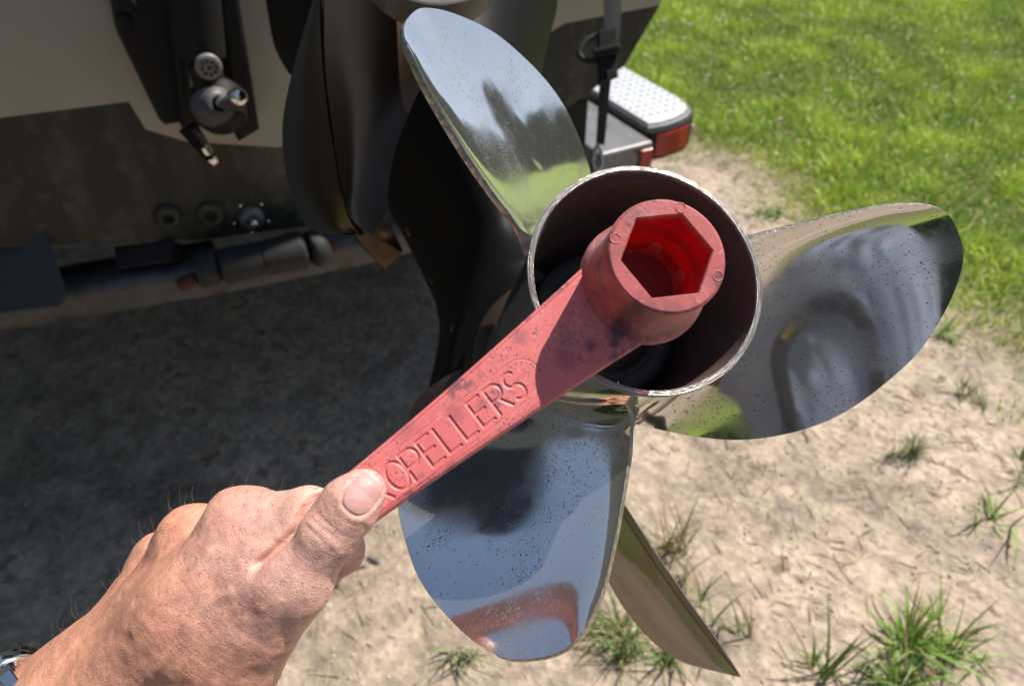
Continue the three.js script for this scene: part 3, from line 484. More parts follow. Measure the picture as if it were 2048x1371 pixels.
// ---------------------------------------------------------------- tie-down strap
{
  const o = thing('tie_down_strap', 'black tie-down strap from the stern corner to the trailer', 'strap', at(1200, 200, 1.35));
  part('webbing', [loft([[1206, -60], [1208, 60], [1204, 120]].map(([a, b]) => at(a, b, 1.27)), [[1243, -60], [1240, 60], [1228, 120]].map(([a, b]) => at(a, b, 1.27)), { thick: 0.003, n: 20, m: 4 }),
    loft([[1200, 145], [1196, 220], [1192, 285]].map(([a, b], i) => at(a, b, 1.28 + 0.03 * i)), [[1224, 145], [1216, 220], [1209, 290]].map(([a, b], i) => at(a, b, 1.28 + 0.03 * i)), { thick: 0.003, n: 20, m: 4 })], webbing, o);
  part('ratchet', [plate([[1196, 60], [1236, 52], [1234, 150], [1198, 165]].map(([a, b]) => at(a, b, 1.262)), 0.02, 0.003), rod(at(1186, 108, 1.262), at(1240, 96, 1.255), 0.009), plate([[1212, 140], [1236, 138], [1237, 152], [1214, 160]].map(([a, b]) => at(a, b, 1.255)), 0.01, 0.002)], blackMatt, o);
  part('loose_end', tube([[1200, 66], [1172, 84], [1158, 108], [1176, 122], [1200, 120]].map(([a, b]) => at(a, b, 1.28)), 0.006, 30, 6), webbing, o);
  part('hook', [tube([[1200, 284], [1190, 302], [1186, 330], [1194, 340], [1203, 330], [1200, 308]].map(([a, b]) => at(a, b, 1.36)), 0.004, 40, 8), tube([[1196, 292], [1203, 306], [1200, 322]].map(([a, b]) => at(a, b, 1.36)), 0.003, 20, 6)], darkSteel, o);
}
// ---------------------------------------------------------------- rear propeller: hub, rim, three blades
const RR = 0.058;
const OUT = [[0.94, 11, 91.5], [1.0, 11.5, 90.3], [1.34, 13.2, 83.6], [1.61, 15.7, 79.2], [1.9, 18, 74.8], [2.2, 20, 69.3], [2.5, 21.9, 62.7], [2.8, 24.7, 53.2], [2.95, 27.3, 47.8], [3.05, 30.6, 41.8], [3.11, 34.5, 34.5]].map(([r, a, b]) => [Math.sqrt(3.11 - r), a * Math.PI / 180, b * Math.PI / 180]);
function cubic(tab, k, q) {                                         // smooth interpolation of a table ordered by falling q
  let i = 0; while (i < tab.length - 2 && tab[i + 1][0] > q) i++;
  const P = (j) => tab[Math.max(0, Math.min(tab.length - 1, j))], sl = (j) => { const a = P(j - 1), b = P(j + 1); return (b[k] - a[k]) / (b[0] - a[0]); };
  const [x0, x1] = [P(i)[0], P(i + 1)[0]], h = x1 - x0, t = clamp((q - x0) / h), t2 = t * t, t3 = t2 * t;
  return (2 * t3 - 3 * t2 + 1) * P(i)[k] + (t3 - 2 * t2 + t) * h * sl(i) + (-2 * t3 + 3 * t2) * P(i + 1)[k] + (t3 - t2) * h * sl(i + 1);
}
const bladeT = (r, s) => 0.2789 + (1.4412 + 0.2605 * (r - 1)) * s - 0.4925 * (r - 1) - 0.1933 * (r - 1) ** 2 + 0.0626 * (r - 1) ** 3 + (0.0969 - 0.0041 * (r - 1)) * (s - 0.7) ** 2;
function bladePoint(r, s, hand = 1) { return V(r * Math.cos(-hand * s), r * Math.sin(-hand * s), -bladeT(r, s)); }
function bladeNormal(r, s, hand = 1) { const e = 1e-3, a = bladePoint(r + e, s, hand).sub(bladePoint(r - e, s, hand)), b = bladePoint(r, s + e, hand).sub(bladePoint(r, s - e, hand)); const n = a.cross(b).normalize(); return n.z < 0 ? n.negate() : n; }
function bladeAt(u, v, hand, back) {                                // u root..tip, v trailing..leading
  const q = OUT[0][0] * (1 - u), r = 3.11 - q * q, s0 = cubic(OUT, 1, q), s1 = cubic(OUT, 2, q), w = v, s = lerp(s0, s1, w);
  const n = bladeNormal(r, s, hand), d = r * (s - s0);
  const cup = 0.05 * Math.exp(-d / 0.10) * sm(1.0, 1.35, r) * sm(3.1, 2.6, r), root = 0.085 * Math.pow(clamp((1.2 - r) / 0.24), 2);
  const th = lerp(0.058, 0.018, sm(0, 0.9, v)) + 0.09 * Math.sin(Math.PI * v) * sm(3.1, 1.2, r) * 0.6;
  const p = bladePoint(r, s, hand);
  return p.addScaledVector(n, back ? -th * lerp(0.75, 1, sm(0, 0.3, u)) + cup * 0.8 - root : cup + root).multiplyScalar(RR);
}
function bladeFace(hand, back, nu = 130, nv = 90) {
  const g = grid(nv, nu, (v, u) => bladeAt(Math.min(u, 0.9995), 0.5 - 0.5 * Math.cos(Math.PI * v), hand, back), { uv: (v, u, p) => [p.x / 0.12 + 0.2, p.y / 0.12 + p.z / 0.17] });
  return g;
}
function bladeEdge(hand, which, n = 220) {                           // the cut face between the two sides
  return grid(n, 4, (u, w) => {
    const U = Math.min(u, 0.9995), a = bladeAt(U, which, hand, false), b = bladeAt(U, which, hand, true), i = bladeAt(U, which ? 0.985 : 0.015, hand, false);
    const p = a.clone().lerp(b, w); return p.addScaledVector(a.clone().sub(i).normalize(), 0.0004 * Math.sin(Math.PI * w));
  }, { uv: (u, w) => [u * 2.2, w * 0.06] });
}
const prop = thing('propeller', 'polished stainless three-bladed propeller with an open hollow hub', 'propeller', RIM, undefined, PQ);
{
  const z = (t) => -t * RR, lathe = (pr, seg = 96) => { const g = new THREE.LatheGeometry(pr.map(([r, t]) => new THREE.Vector2(r * RR, z(t))), seg); return g.rotateX(Math.PI / 2); };
  const uvHub = (g) => { const p = g.attributes.position, t = g.attributes.uv; for (let i = 0; i < p.count; i++) t.setXY(i, t.getX(i) * 3, p.getZ(i) / 0.12); return g; };
  // lathe axis y -> z: y up in the profile becomes aft
  const hub = part('hub', uvHub(lathe([[0.985, 0.035], [0.975, 0.2], [0.955, 0.6], [0.955, 1.2], [0.96, 2.2], [0.97, 2.97]])), steel, prop, { local: true });
  part('rim', lathe([[0.985, 0.035], [1.0, 0.03], [1.0, 0.012], [0.992, 0.0], [0.955, -0.004], [0.948, 0.004], [0.945, 0.03]], 160), machined, prop, { local: true });
  part('bore', lathe([[0.945, 0.03], [0.93, 0.15], [0.915, 0.9], [0.91, 1.9], [0.3, 1.95], [0, 1.95]]), soot, prop, { local: true });
  const core = part('hub_core', [lathe([[0.74, 1.95], [0.74, 1.36], [0.72, 1.32], [0.60, 1.30], [0.58, 1.36], [0.48, 1.36], [0.46, 1.22], [0.30, 1.20], [0, 1.20]], 64), ...[0, 1, 2].map((k) => { const g = new THREE.BoxGeometry(0.007, 0.014, 0.03); g.translate(0, 0.83 * RR, z(1.65)); return g.rotateZ(k * 2.094 + 0.9); })], std([0.05, 0.045, 0.042], 0.55), prop, { local: true });
  part('hub_nut', lathe([[0.30, 1.20], [0.30, 0.92], [0.27, 0.88], [0.16, 0.88], [0.16, 0.78], [0, 0.78]], 6), std([0.2, 0.19, 0.18], 0.4, { metalness: 0.8 }), core, { local: true });
  const tab = new THREE.TorusGeometry(0.0035, 0.0011, 8, 24); tab.rotateY(0.6); tab.translate(0.0075, -0.0375, z(1.30)); part('tab_washer', tab, chrome, core, { local: true });
  const ff = bladeFace(1, false), fb = bladeFace(1, true), e0 = bladeEdge(1, 0), e1 = bladeEdge(1, 1);
  for (let k = 0; k < 3; k++) {
    const b = part('blade', merge([ff, fb]), steel, prop, { local: true }); b.rotation.z = 2.7766 - k * 2 * Math.PI / 3 ;
    part('blade_edge', merge([e0, e1]), edgeSteel, b, { local: true });
  }
}
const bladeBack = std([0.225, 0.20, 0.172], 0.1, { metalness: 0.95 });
// ---------------------------------------------------------------- front propeller in the shade of the leg
{
  const o = thing('propeller', 'second propeller just behind the hollow hub, its steel darkened in colour for shade', 'propeller', dr(0.19));
  const spin = (pr, seg = 80) => turned(dr(0), dr(1), pr, seg);
  part('hub', spin([[0.173, 0.052], [0.173, 0.0635], [0.176, 0.0658], [0.20, 0.067], [0.262, 0.0675], [0.262, 0.05]]), shadeSteel, o);
  const A = (l) => l.map(([a, b, d]) => at(a, b, d));
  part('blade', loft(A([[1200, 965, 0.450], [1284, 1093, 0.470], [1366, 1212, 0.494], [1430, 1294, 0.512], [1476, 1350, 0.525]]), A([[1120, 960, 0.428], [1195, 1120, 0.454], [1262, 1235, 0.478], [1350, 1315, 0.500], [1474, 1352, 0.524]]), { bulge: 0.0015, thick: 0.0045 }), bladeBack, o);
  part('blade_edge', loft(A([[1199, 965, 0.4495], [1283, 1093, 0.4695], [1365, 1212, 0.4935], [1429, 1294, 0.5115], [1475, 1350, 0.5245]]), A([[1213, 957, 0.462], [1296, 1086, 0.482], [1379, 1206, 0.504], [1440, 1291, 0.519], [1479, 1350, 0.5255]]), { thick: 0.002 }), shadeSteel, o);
  part('blade_edge', tube(A([[1214, 957, 0.461], [1297, 1086, 0.481], [1380, 1206, 0.503], [1441, 1291, 0.518], [1479, 1350, 0.525]]), 0.0010, 60, 8), edgeSteel, o);  // bright bead laid along the edge as its highlight
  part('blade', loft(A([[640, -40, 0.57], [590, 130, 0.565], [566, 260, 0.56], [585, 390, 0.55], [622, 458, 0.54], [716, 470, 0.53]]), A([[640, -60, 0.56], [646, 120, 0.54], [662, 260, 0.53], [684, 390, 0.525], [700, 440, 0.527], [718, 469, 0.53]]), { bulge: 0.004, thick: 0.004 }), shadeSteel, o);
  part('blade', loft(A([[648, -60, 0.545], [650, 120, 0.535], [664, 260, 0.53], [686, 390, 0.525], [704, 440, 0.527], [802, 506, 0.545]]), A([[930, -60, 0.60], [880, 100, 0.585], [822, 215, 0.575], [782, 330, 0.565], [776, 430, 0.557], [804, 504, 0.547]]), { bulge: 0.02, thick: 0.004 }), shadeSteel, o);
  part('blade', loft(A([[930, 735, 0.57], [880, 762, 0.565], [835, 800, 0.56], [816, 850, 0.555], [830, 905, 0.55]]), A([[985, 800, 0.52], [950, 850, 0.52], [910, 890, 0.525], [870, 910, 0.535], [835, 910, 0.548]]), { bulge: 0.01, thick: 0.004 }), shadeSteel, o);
}
// ---------------------------------------------------------------- red propeller wrench
const WZ = camDir(0.12, 0.235, 0.965).normalize();
const WO = at(1335, 510, 0.29);
const WX = camDir(-0.7768, -0.5828, 0.2385).addScaledVector(WZ, 0).normalize(); WX.addScaledVector(WZ, -WX.dot(WZ)).normalize();
const WY = WZ.clone().cross(WX);
const WQ = new THREE.Quaternion().setFromRotationMatrix(new THREE.Matrix4().makeBasis(WX, WY, WZ));
const WR = WO.clone();
const wr = (x, y, z) => WO.clone().addScaledVector(WX, x).addScaledVector(WY, y).addScaledVector(WZ, z);
const wrench = thing('propeller_wrench', 'red plastic propeller wrench with hexagonal socket held in the hand', 'wrench', WO, undefined, WQ);
{
  // lettering: strokes of each letter in a box 1 high, letters cut into the handle
  const L = {
    P: [[[0, 0], [0, 1], [0.35, 1]], ['a', 0.35, 0.73, 0.27, 90, -90], [[0.35, 0.46], [0, 0.46]]],
    R: [[[0, 0], [0, 1], [0.33, 1]], ['a', 0.33, 0.74, 0.26, 90, -90], [[0.33, 0.48], [0, 0.48]], [[0.3, 0.48], [0.6, 0]]],
    O: [['a', 0.36, 0.5, 0.36, 0, 360, 0.5]],
    E: [[[0.52, 1], [0, 1], [0, 0], [0.52, 0]], [[0, 0.52], [0.46, 0.52]]],
    L: [[[0, 1], [0, 0], [0.5, 0]]],
    S: [['a', 0.3, 0.74, 0.26, 40, 270], ['a', 0.3, 0.25, 0.27, 90, -140]],
  };
  const segs = [], H = 0.0118, adv = 0.0085, word = 'PROPELLERS';
  const put = (x, y, i) => [0.0755 + (9 - i) * adv - x * H * 0.92 + 0.0025, 0.0078 - y * H];   // letter box -> handle axes (text runs towards the socket)
  [...word].forEach((ch, i) => L[ch].forEach((s) => {
    let pts = s; if (s[0] === 'a') { pts = []; const [, cx, cy, r, a0, a1, ry] = s, n = 18; for (let k = 0; k <= n; k++) { const a = lerp(a0, a1, k / n) * Math.PI / 180; pts.push([cx + r * Math.cos(a), cy + (ry ?? r) * Math.sin(a)]); } }
    for (let k = 0; k + 1 < pts.length; k++) segs.push([...put(...pts[k], i), ...put(...pts[k + 1], i)]);
  }));
  const bins = new Map(); segs.forEach((s) => { for (let b = Math.floor((Math.min(s[0], s[2]) - 0.002) / 0.002); b <= Math.floor((Math.max(s[0], s[2]) + 0.002) / 0.002); b++) { if (!bins.has(b)) bins.set(b, []); bins.get(b).push(s); } });
  const X0 = 0.0705, X1 = 0.156, PR = 0.0083, PY0 = 0.0018;          // rounded outline round the word
  const relief = (x, y) => {
    let d = 1; for (const [ax, ay, bx, by] of bins.get(Math.floor(x / 0.002)) ?? []) { const ex = bx - ax, ey = by - ay, h = clamp(((x - ax) * ex + (y - ay) * ey) / (ex * ex + ey * ey || 1e-12)); d = Math.min(d, Math.hypot(x - ax - ex * h, y - ay - ey * h)); }
    let z = -0.00045 * sm(0.0008, 0.00042, d);
    const cx = clamp(x, X0, X1), pd = Math.abs(Math.hypot(x - cx, y - PY0) - PR); z -= 0.00016 * sm(0.0003, 0.0001, pd);
    const cd = Math.abs(Math.hypot(x - 0.0365, y) - 0.0061); z -= 0.00028 * sm(0.0005, 0.0001, cd);
    return z;
  };
  const smear = [[0.0245, 0.0105, 0.006, 1], [0.029, 0.0135, 0.003, 0.9], [0.0385, 0.0085, 0.0035, 0.9], [0.05, 0.006, 0.006, 0.5], [0.02, 0.016, 0.005, 0.6], [0.033, 0.0180, 0.0025, 0.9], [0.101, -0.004, 0.005, 0.35], [0.09, 0.0, 0.003, 0.35], [0.060, -0.013, 0.004, 0.4], [0.045, 0.0, 0.004, 0.25], [0.12, -0.012, 0.006, 0.3], [0.0, -0.022, 0.006, 0.35], [0.014, 0.018, 0.006, 0.45]];
  const tint = (p) => {                                             // faded red with oily smudges and pale scuffs, in the wrench's own axes
    const q = p.clone(), big = fb3(q, 60, 4, 3), fine = fb3(q, 420, 3, 5), sp = fb3(q, 1300, 2, 9);
    let s = 0.75 * sm(0.56, 0.70, fb3(q, 95, 4, 21)) * sm(0.4, 0.6, fine); for (const [x, y, r, k] of smear) s = Math.max(s, k * sm(1.25, 0.3, Math.hypot(q.x - x, q.y - y) / r + 0.9 * (fine - 0.5)));
    s = Math.max(s, 0.8 * sm(0.70, 0.78, sp) * sm(0.42, 0.58, big));
    const pale = 0.65 * sm(0.6, 0.75, fine) * sm(0.5, 0.66, fb3(q, 140, 2, 33)), a = [0.63 + 0.10 * (big - 0.5), 0.165 + 0.09 * (big - 0.5), 0.162 + 0.08 * (big - 0.5)];
    return [lerp(lerp(a[0], 0.70, pale), 0.13, s), lerp(lerp(a[1], 0.32, pale), 0.065, s), lerp(lerp(a[2], 0.30, pale), 0.085, s)];
  };
  const half = (x) => x < 0 ? Math.sqrt(Math.max(0, 0.0228 * 0.0228 - x * x)) : 0.0108 + 0.0122 * Math.pow(clamp((0.158 - x) / 0.158), 1.35);
  const TOP = -0.030, thick = (x) => lerp(0.0125, 0.0095, clamp(x / 0.15)), xA = -0.0227, xB = 0.1665;
  const NX = 760, prof = [];                                        // cross-section: top across, round side, bottom, round side
  for (let i = 0; i <= 120; i++) prof.push(['t', -1 + 2 * i / 120]);
  for (let i = 1; i <= 6; i++) prof.push(['r', i / 7, 1]);
  for (let i = 0; i <= 10; i++) prof.push(['b', 1 - 2 * i / 10]);
  for (let i = 1; i <= 7; i++) prof.push(['l', i / 7, -1]);
  const round = 0.0018;
  const g = grid(NX, prof.length - 1, (u, v, i, j) => {
    const x = lerp(xA, xB, u), tail = x > 0.160 ? Math.sqrt(Math.max(0.02, 1 - ((x - 0.160) / 0.0066) ** 2)) : 1, h = half(x) * tail, th = thick(x), [k, a] = prof[j], rr = Math.min(round, h * 0.8), hi = h - rr;
    if (k === 't') { const y = a * hi; const wl = sm(0.0172, 0.0158, Math.hypot(x, y)) * -0.0252; return V(x, y, TOP + wl + (x > 0.015 ? relief(x, y) : 0) - 0.0003 * sm(0.9, 1, Math.abs(a))); }
    if (k === 'b') return V(x, a * hi, TOP - th);
    const phi = a * Math.PI, sy = k === 'r' ? 1 : -1, c = Math.sin(phi), zz = Math.cos(phi) * (k === 'r' ? 1 : -1);
    return V(x, sy * (hi + rr * Math.pow(c, 0.6)), TOP - th / 2 + zz * th / 2);
  }, { uv: (u, v, p) => [p.x / 0.06, p.y / 0.06], color: (u, v, p) => { const c = tint(p), k = p.z < TOP - 0.004 && Math.hypot(p.x, p.y) < 0.018 && p.z > TOP - 0.026 && p.z < TOP - 0.012 ? 0.35 : 1; return c.map((a) => a * k); } });  // walls of the well coloured darker as shade inside the hole
  part('handle', g, redPlastic, wrench, { local: true });
  // socket: round outside, hexagonal inside, softened mouth
  const Ro = 0.0243, Rh = 0.0190, N = 288, mouth = [], hexR = (a) => { const k = ((a - Math.PI / 6) % (Math.PI / 3) + Math.PI / 3) % (Math.PI / 3) - Math.PI / 6; return Rh * Math.cos(Math.PI / 6) / Math.cos(k); };
  const ring = [['o', -0.0335, 0.0285], ['o', -0.0300, 0.0278], ['o', -0.0285, 0.0264], ['o', -0.0265, 0.0253], ['o', -0.0240, 0.0247], ['o', -0.0215, 0.0244], ['o', -0.0205, 0.0241], ['o', -0.0195, 0.0243], ['o', -0.017, Ro], ['o', -0.014, Ro], ['o', -0.011, Ro], ['o', -0.008, Ro], ['o', -0.005, Ro], ['o', -0.0014, Ro], ['o', -0.0005, Ro - 0.0004], ['o', 0, Ro - 0.0013], ['m', 0, 0.15], ['m', 0, 0.32], ['m', 0, 0.5], ['m', 0, 0.68], ['m', 0, 0.85], ['h', 0, 0.0006], ['h', -0.0005, 0.0001], ['h', -0.0015, 0], ['h', -0.004, 0], ['h', -0.007, 0], ['h', -0.010, 0], ['h', -0.014, 0], ['h', -0.018, 0], ['h', -0.022, 0], ['h', -0.026, -0.0004], ['h', -0.036, -0.0006]];
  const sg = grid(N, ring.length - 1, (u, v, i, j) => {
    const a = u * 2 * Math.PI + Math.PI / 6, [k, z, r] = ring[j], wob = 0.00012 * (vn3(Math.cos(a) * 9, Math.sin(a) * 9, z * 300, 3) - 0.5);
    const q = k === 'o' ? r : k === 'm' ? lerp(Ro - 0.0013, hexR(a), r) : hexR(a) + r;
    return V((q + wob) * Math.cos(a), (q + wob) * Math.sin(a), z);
  }, { uv: (u, v, p) => [u * 2.5 + p.x * 9, p.z / 0.06 + p.y * 9], color: (u, v, p) => { const wallGlow = Math.hypot(p.x, p.y) < 0.0193 ? sm(-0.0005, -0.003, p.z) : 0, c0 = tint(p), c = [lerp(c0[0], 0.74, wallGlow), lerp(c0[1], 0.022, wallGlow), lerp(c0[2], 0.024, wallGlow)]; const dirt = p.z < -0.004 && Math.hypot(p.x, p.y) > 0.022 ? 0.55 * sm(0.45, 0.7, fb3(p, 130, 3, 41)) : 0.35 * sm(0.58, 0.72, fb3(p, 230, 3, 43)) * (p.x > 0 ? 1 : 0.4); return [lerp(c[0], 0.17, dirt), lerp(c[1], 0.12, dirt), lerp(c[2], 0.095, dirt)]; } });  // hexagon walls coloured vivid red for light glowing through the plastic
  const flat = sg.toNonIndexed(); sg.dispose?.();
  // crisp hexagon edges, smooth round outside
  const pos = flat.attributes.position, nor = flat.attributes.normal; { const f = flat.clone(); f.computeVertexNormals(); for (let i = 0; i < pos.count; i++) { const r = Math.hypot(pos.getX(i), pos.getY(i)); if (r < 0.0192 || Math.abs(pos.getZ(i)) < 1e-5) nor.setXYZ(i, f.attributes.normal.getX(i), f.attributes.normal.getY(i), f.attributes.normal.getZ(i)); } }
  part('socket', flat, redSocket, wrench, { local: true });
  part('socket_back', (() => { const g = new THREE.LatheGeometry([[0.0205, -0.0415], [0.0205, -0.056], [0.019, -0.0575], [0.0001, -0.0575]].map(([r, z]) => new THREE.Vector2(r, z)), 48); return g.rotateX(Math.PI / 2); })(), std([0.45, 0.07, 0.07], 0.5), wrench, { local: true });
  const mk = [[-0.95, 0], [2.1, 0], [-2.55, 0]].map(([a]) => { const t = new THREE.TorusGeometry(0.0021, 0.00022, 6, 28); t.translate(0.0216 * Math.cos(a), 0.0216 * Math.sin(a), 0.00005); return t; });
  part('mould_mark', mk, std([0.58, 0.15, 0.145], 0.5), wrench, { local: true });
  const plug = new THREE.CylinderGeometry(0.0175, 0.0175, 0.002, 32); plug.rotateX(Math.PI / 2); plug.translate(0, 0, -0.0535); part('socket_floor', plug, std([0.02, 0.008, 0.008], 0.8), wrench, { local: true });  // near-black colour stands for the shade deep in the socket
}
// ---------------------------------------------------------------- the photographer: left hand on the wrench, camera at the eye
const skinCells = (u, v) => { const w = 0.6 * (fb2(u * 12, v * 12, 12, 3, 7) - 0.5); const [a, b] = cell2(u * 34 + w, v * 70 + w, 1e6, 12); return sm(0.0, 0.22, b - a); };
const skinBump = tex(1024, (u, v) => { const wr_ = 1 - Math.pow(Math.abs(2 * fb2(u * 5, v * 26, 26, 4, 90) - 1), 0.8), [c] = cell2(u * 34, v * 68, 34, 12), [c1, c2] = cell2(u * 48, v * 76, 76, 12); return 0.32 * sm(0.0, 0.25, c2 - c1) + 0.3 * wr_ + 0.2 * fb2(u * 60, v * 60, 60, 3, 14); });
const skinMap = tex(1024, (u, v) => { const a = fb2(u * 9, v * 9, 9, 4, 100), b = fb2(u * 40, v * 40, 40, 3, 101), [c] = cell2(u * 26, v * 26, 26, 102), f = sm(0.28, 0.12, c) * (hash(Math.floor(u * 26), Math.floor(v * 26), 4, 6) < 0.14 ? 1 : 0); const k = 0.95 + 0.14 * (a - 0.5) + 0.16 * (b - 0.5); return [k * (1 - 0.1 * f), k * (1 + 0.05 * (a - 0.5)) * (1 - 0.2 * f), k * (1 - 0.24 * f)]; }, true);
const skin = phys([1, 1, 1], 0.46, { vertexColors: true, map: skinMap, bumpMap: skinBump, bumpScale: 0.00036, sheen: 0.25, sheenRoughness: 0.6, sheenColor: col(0.9, 0.5, 0.4), specularIntensity: 0.7 });
const person = thing('person', 'outstretched bare left hand and forearm of the photographer gripping the red wrench', 'person', V(0, 0, 0.34));
{
  const J = (px, py, d) => at(px, py, d), rp = (px, d) => px * d / FOC;
  const A = {
    im: J(484, 1056, 0.292), mm: J(390, 1084, 0.314), rm: J(322, 1122, 0.343), pm: J(276, 1188, 0.364), wr: J(170, 1450, 0.312), wr2: J(215, 1425, 0.295), wu: J(120, 1420, 0.332),
    ip: J(618, 1034, 0.284), id: J(682, 1100, 0.320), it: J(634, 1150, 0.318),
    mp: J(575, 1075, 0.345), md: J(640, 1140, 0.345), mt: J(596, 1182, 0.328),
    rp: J(520, 1130, 0.368), rd: J(590, 1190, 0.362), rt: J(545, 1215, 0.345),
    pp: J(440, 1200, 0.385), pd: J(520, 1250, 0.378), pt: J(500, 1262, 0.362),
    tm: J(578, 1160, 0.2745), ti: J(652, 1066, 0.2730), td: J(700, 1010, 0.2735), tt: J(727, 981, 0.2752), tc: J(392, 1372, 0.284),
    w1: J(505, 1150, 0.2855), w2: J(420, 1235, 0.289), h1: J(470, 1290, 0.315), f1: J(596, 1098, 0.2790), e1: J(562, 1190, 0.2745), e2: J(524, 1258, 0.276), e3: J(482, 1328, 0.279), e4: J(430, 1430, 0.285), el: camDir(-0.335, -0.30, -0.17).add(camera.position),
  };
  const SHOU = V(-0.17, 1.285, 0.20);
  // uv across the back of the hand: along the arm, and across it
  const ua = A.im.clone().sub(A.wr).normalize(), un = camDir(-0.2, 0.1, 1).addScaledVector(ua, -camDir(-0.2, 0.1, 1).dot(ua)).normalize(), ub = ua.clone().cross(un);
  // a crease in the skin: distance to a line as seen square to the back of the hand, on its upper side only
  const crease = (pts) => { const c = new THREE.CatmullRomCurve3(pts).getPoints(16), c2 = c.map((q) => [q.dot(ua), q.dot(ub), q.dot(un)]); return (p) => { const x = p.dot(ua), y = p.dot(ub), z = p.dot(un); let d = 1; for (let i = 0; i + 1 < c2.length; i++) { const [ax, ay, az] = c2[i], [bx, by] = c2[i + 1], ex = bx - ax, ey = by - ay, h = clamp(((x - ax) * ex + (y - ay) * ey) / (ex * ex + ey * ey || 1e-12)), k = Math.hypot(x - ax - ex * h, y - ay - ey * h); if (k < d && z > az - 0.014) d = k; } return d; }; };
  const web = crease([J(604, 1010, 0.270), J(588, 1034, 0.268), J(573, 1068, 0.266), J(548, 1098, 0.266), J(522, 1126, 0.267)]);
  const ipc = [crease([J(628, 1036, 0.2645), J(650, 1060, 0.2620), J(684, 1082, 0.2645), J(700, 1090, 0.27)]), crease([J(634, 1026, 0.2645), J(658, 1048, 0.2625), J(690, 1068, 0.265)]), crease([J(618, 1046, 0.2655), J(640, 1072, 0.2622), J(674, 1096, 0.266)])];
  const fold = [crease([J(590, 1180, 0.270), J(610, 1165, 0.271), J(630, 1140, 0.272)]), crease([J(545, 1262, 0.275), J(575, 1228, 0.274), J(598, 1196, 0.275)]), crease([J(520, 1150, 0.284), J(532, 1180, 0.279), J(548, 1200, 0.275)])];
  const vein = [crease([J(330, 1230, 0.28), J(372, 1180, 0.28), J(420, 1140, 0.28), J(452, 1092, 0.28)]), crease([J(360, 1320, 0.276), J(420, 1255, 0.276), J(455, 1190, 0.276), J(505, 1160, 0.276)]), crease([J(230, 1330, 0.29), J(300, 1250, 0.29), J(345, 1180, 0.29)])];
  const valley = crease([J(432, 1010, 0.300), J(408, 1060, 0.299), J(345, 1130, 0.300), J(270, 1230, 0.298), J(190, 1330, 0.296)]);
  const NA = J(697, 1022, 0.262), NB = J(748, 962, 0.264);             // nail runs from NA to NB on the thumb's upper side
  const tDir = NB.clone().sub(NA).normalize(), tOut = camera.position.clone().sub(A.td).addScaledVector(tDir, -camera.position.clone().sub(A.td).dot(tDir)).normalize(), tAcr = tDir.clone().cross(tOut).normalize();
  const nC = NA.clone().lerp(NB, 0.5), pp = V(0, 0, 0), nailLen = 0.0078, nailWid = 0.0064;
  const fingers = (p) => {
    let d = smin(capsule(p, A.im, A.ip, 0.0128, 0.0112), capsule(p, A.ip, A.id, 0.0112, 0.0095), 0.004); d = smin(d, capsule(p, A.id, A.it, 0.0095, 0.0078), 0.004);
    let e = smin(capsule(p, A.mm, A.mp, 0.0128, 0.0108), capsule(p, A.mp, A.md, 0.0108, 0.0095), 0.004); e = smin(e, capsule(p, A.md, A.mt, 0.0095, 0.0078), 0.004);
    let r = smin(capsule(p, A.rm, A.rp, 0.0122, 0.0102), capsule(p, A.rp, A.rd, 0.0102, 0.009), 0.004); r = smin(r, capsule(p, A.rd, A.rt, 0.009, 0.0074), 0.004);
    let q = smin(capsule(p, A.pm, A.pp, 0.0112, 0.0088), capsule(p, A.pp, A.pd, 0.0088, 0.008), 0.004); q = smin(q, capsule(p, A.pd, A.pt, 0.008, 0.0066), 0.004);
    return smin(smin(d, e, 0.003), smin(r, q, 0.003), 0.003);
  };
  const arm = (p) => { let d = smin(capsule(p, A.wr, A.el, 0.0300, 0.044), capsule(p, A.wr2, A.el, 0.0255, 0.040), 0.02); return smin(d, capsule(p, A.el, SHOU, 0.043, 0.055), 0.03); };
  const hand = (p) => {
    let palm = smin(capsule(p, A.im, A.wr2, 0.0132, 0.0245), capsule(p, A.mm, A.wr, 0.0130, 0.0245), 0.012);
    palm = smin(palm, capsule(p, A.rm, A.wr, 0.0122, 0.024), 0.012); palm = smin(palm, capsule(p, A.pm, A.wu, 0.0112, 0.022), 0.012);
    palm = smin(palm, capsule(p, A.w1, A.w2, 0.0175, 0.024), 0.016); palm = smin(palm, capsule(p, A.w2, A.wr2, 0.024, 0.0255), 0.02); palm = smin(palm, capsule(p, A.h1, A.wr, 0.022, 0.026), 0.02);
    palm = smin(palm, smin(capsule(p, A.im, A.im, 0.0137, 0.0137), capsule(p, A.mm, A.mm, 0.0134, 0.0134), 0.001), 0.012);
    palm = smin(palm, capsule(p, A.w1, A.f1, 0.0165, 0.0125), 0.012);
    palm = smin(palm, smin(capsule(p, A.e1, A.e2, 0.0110, 0.0115), smin(capsule(p, A.e2, A.e3, 0.0115, 0.0125), capsule(p, A.e3, A.e4, 0.0125, 0.016), 0.004), 0.004), 0.018);
    let d = smin(palm, arm(p), 0.02);
    d = smin(d, fingers(p), 0.007);
    let t = smin(capsule(p, A.tc, A.tm, 0.020, 0.0140), capsule(p, A.tm, A.ti, 0.0142, 0.0108), 0.008);
    t = smin(t, capsule(p, A.ti, A.td, 0.0112, 0.0100), 0.006); t = smin(t, capsule(p, A.td, A.tt, 0.0100, 0.0086), 0.005);
    d = smin(d, t, 0.0045);
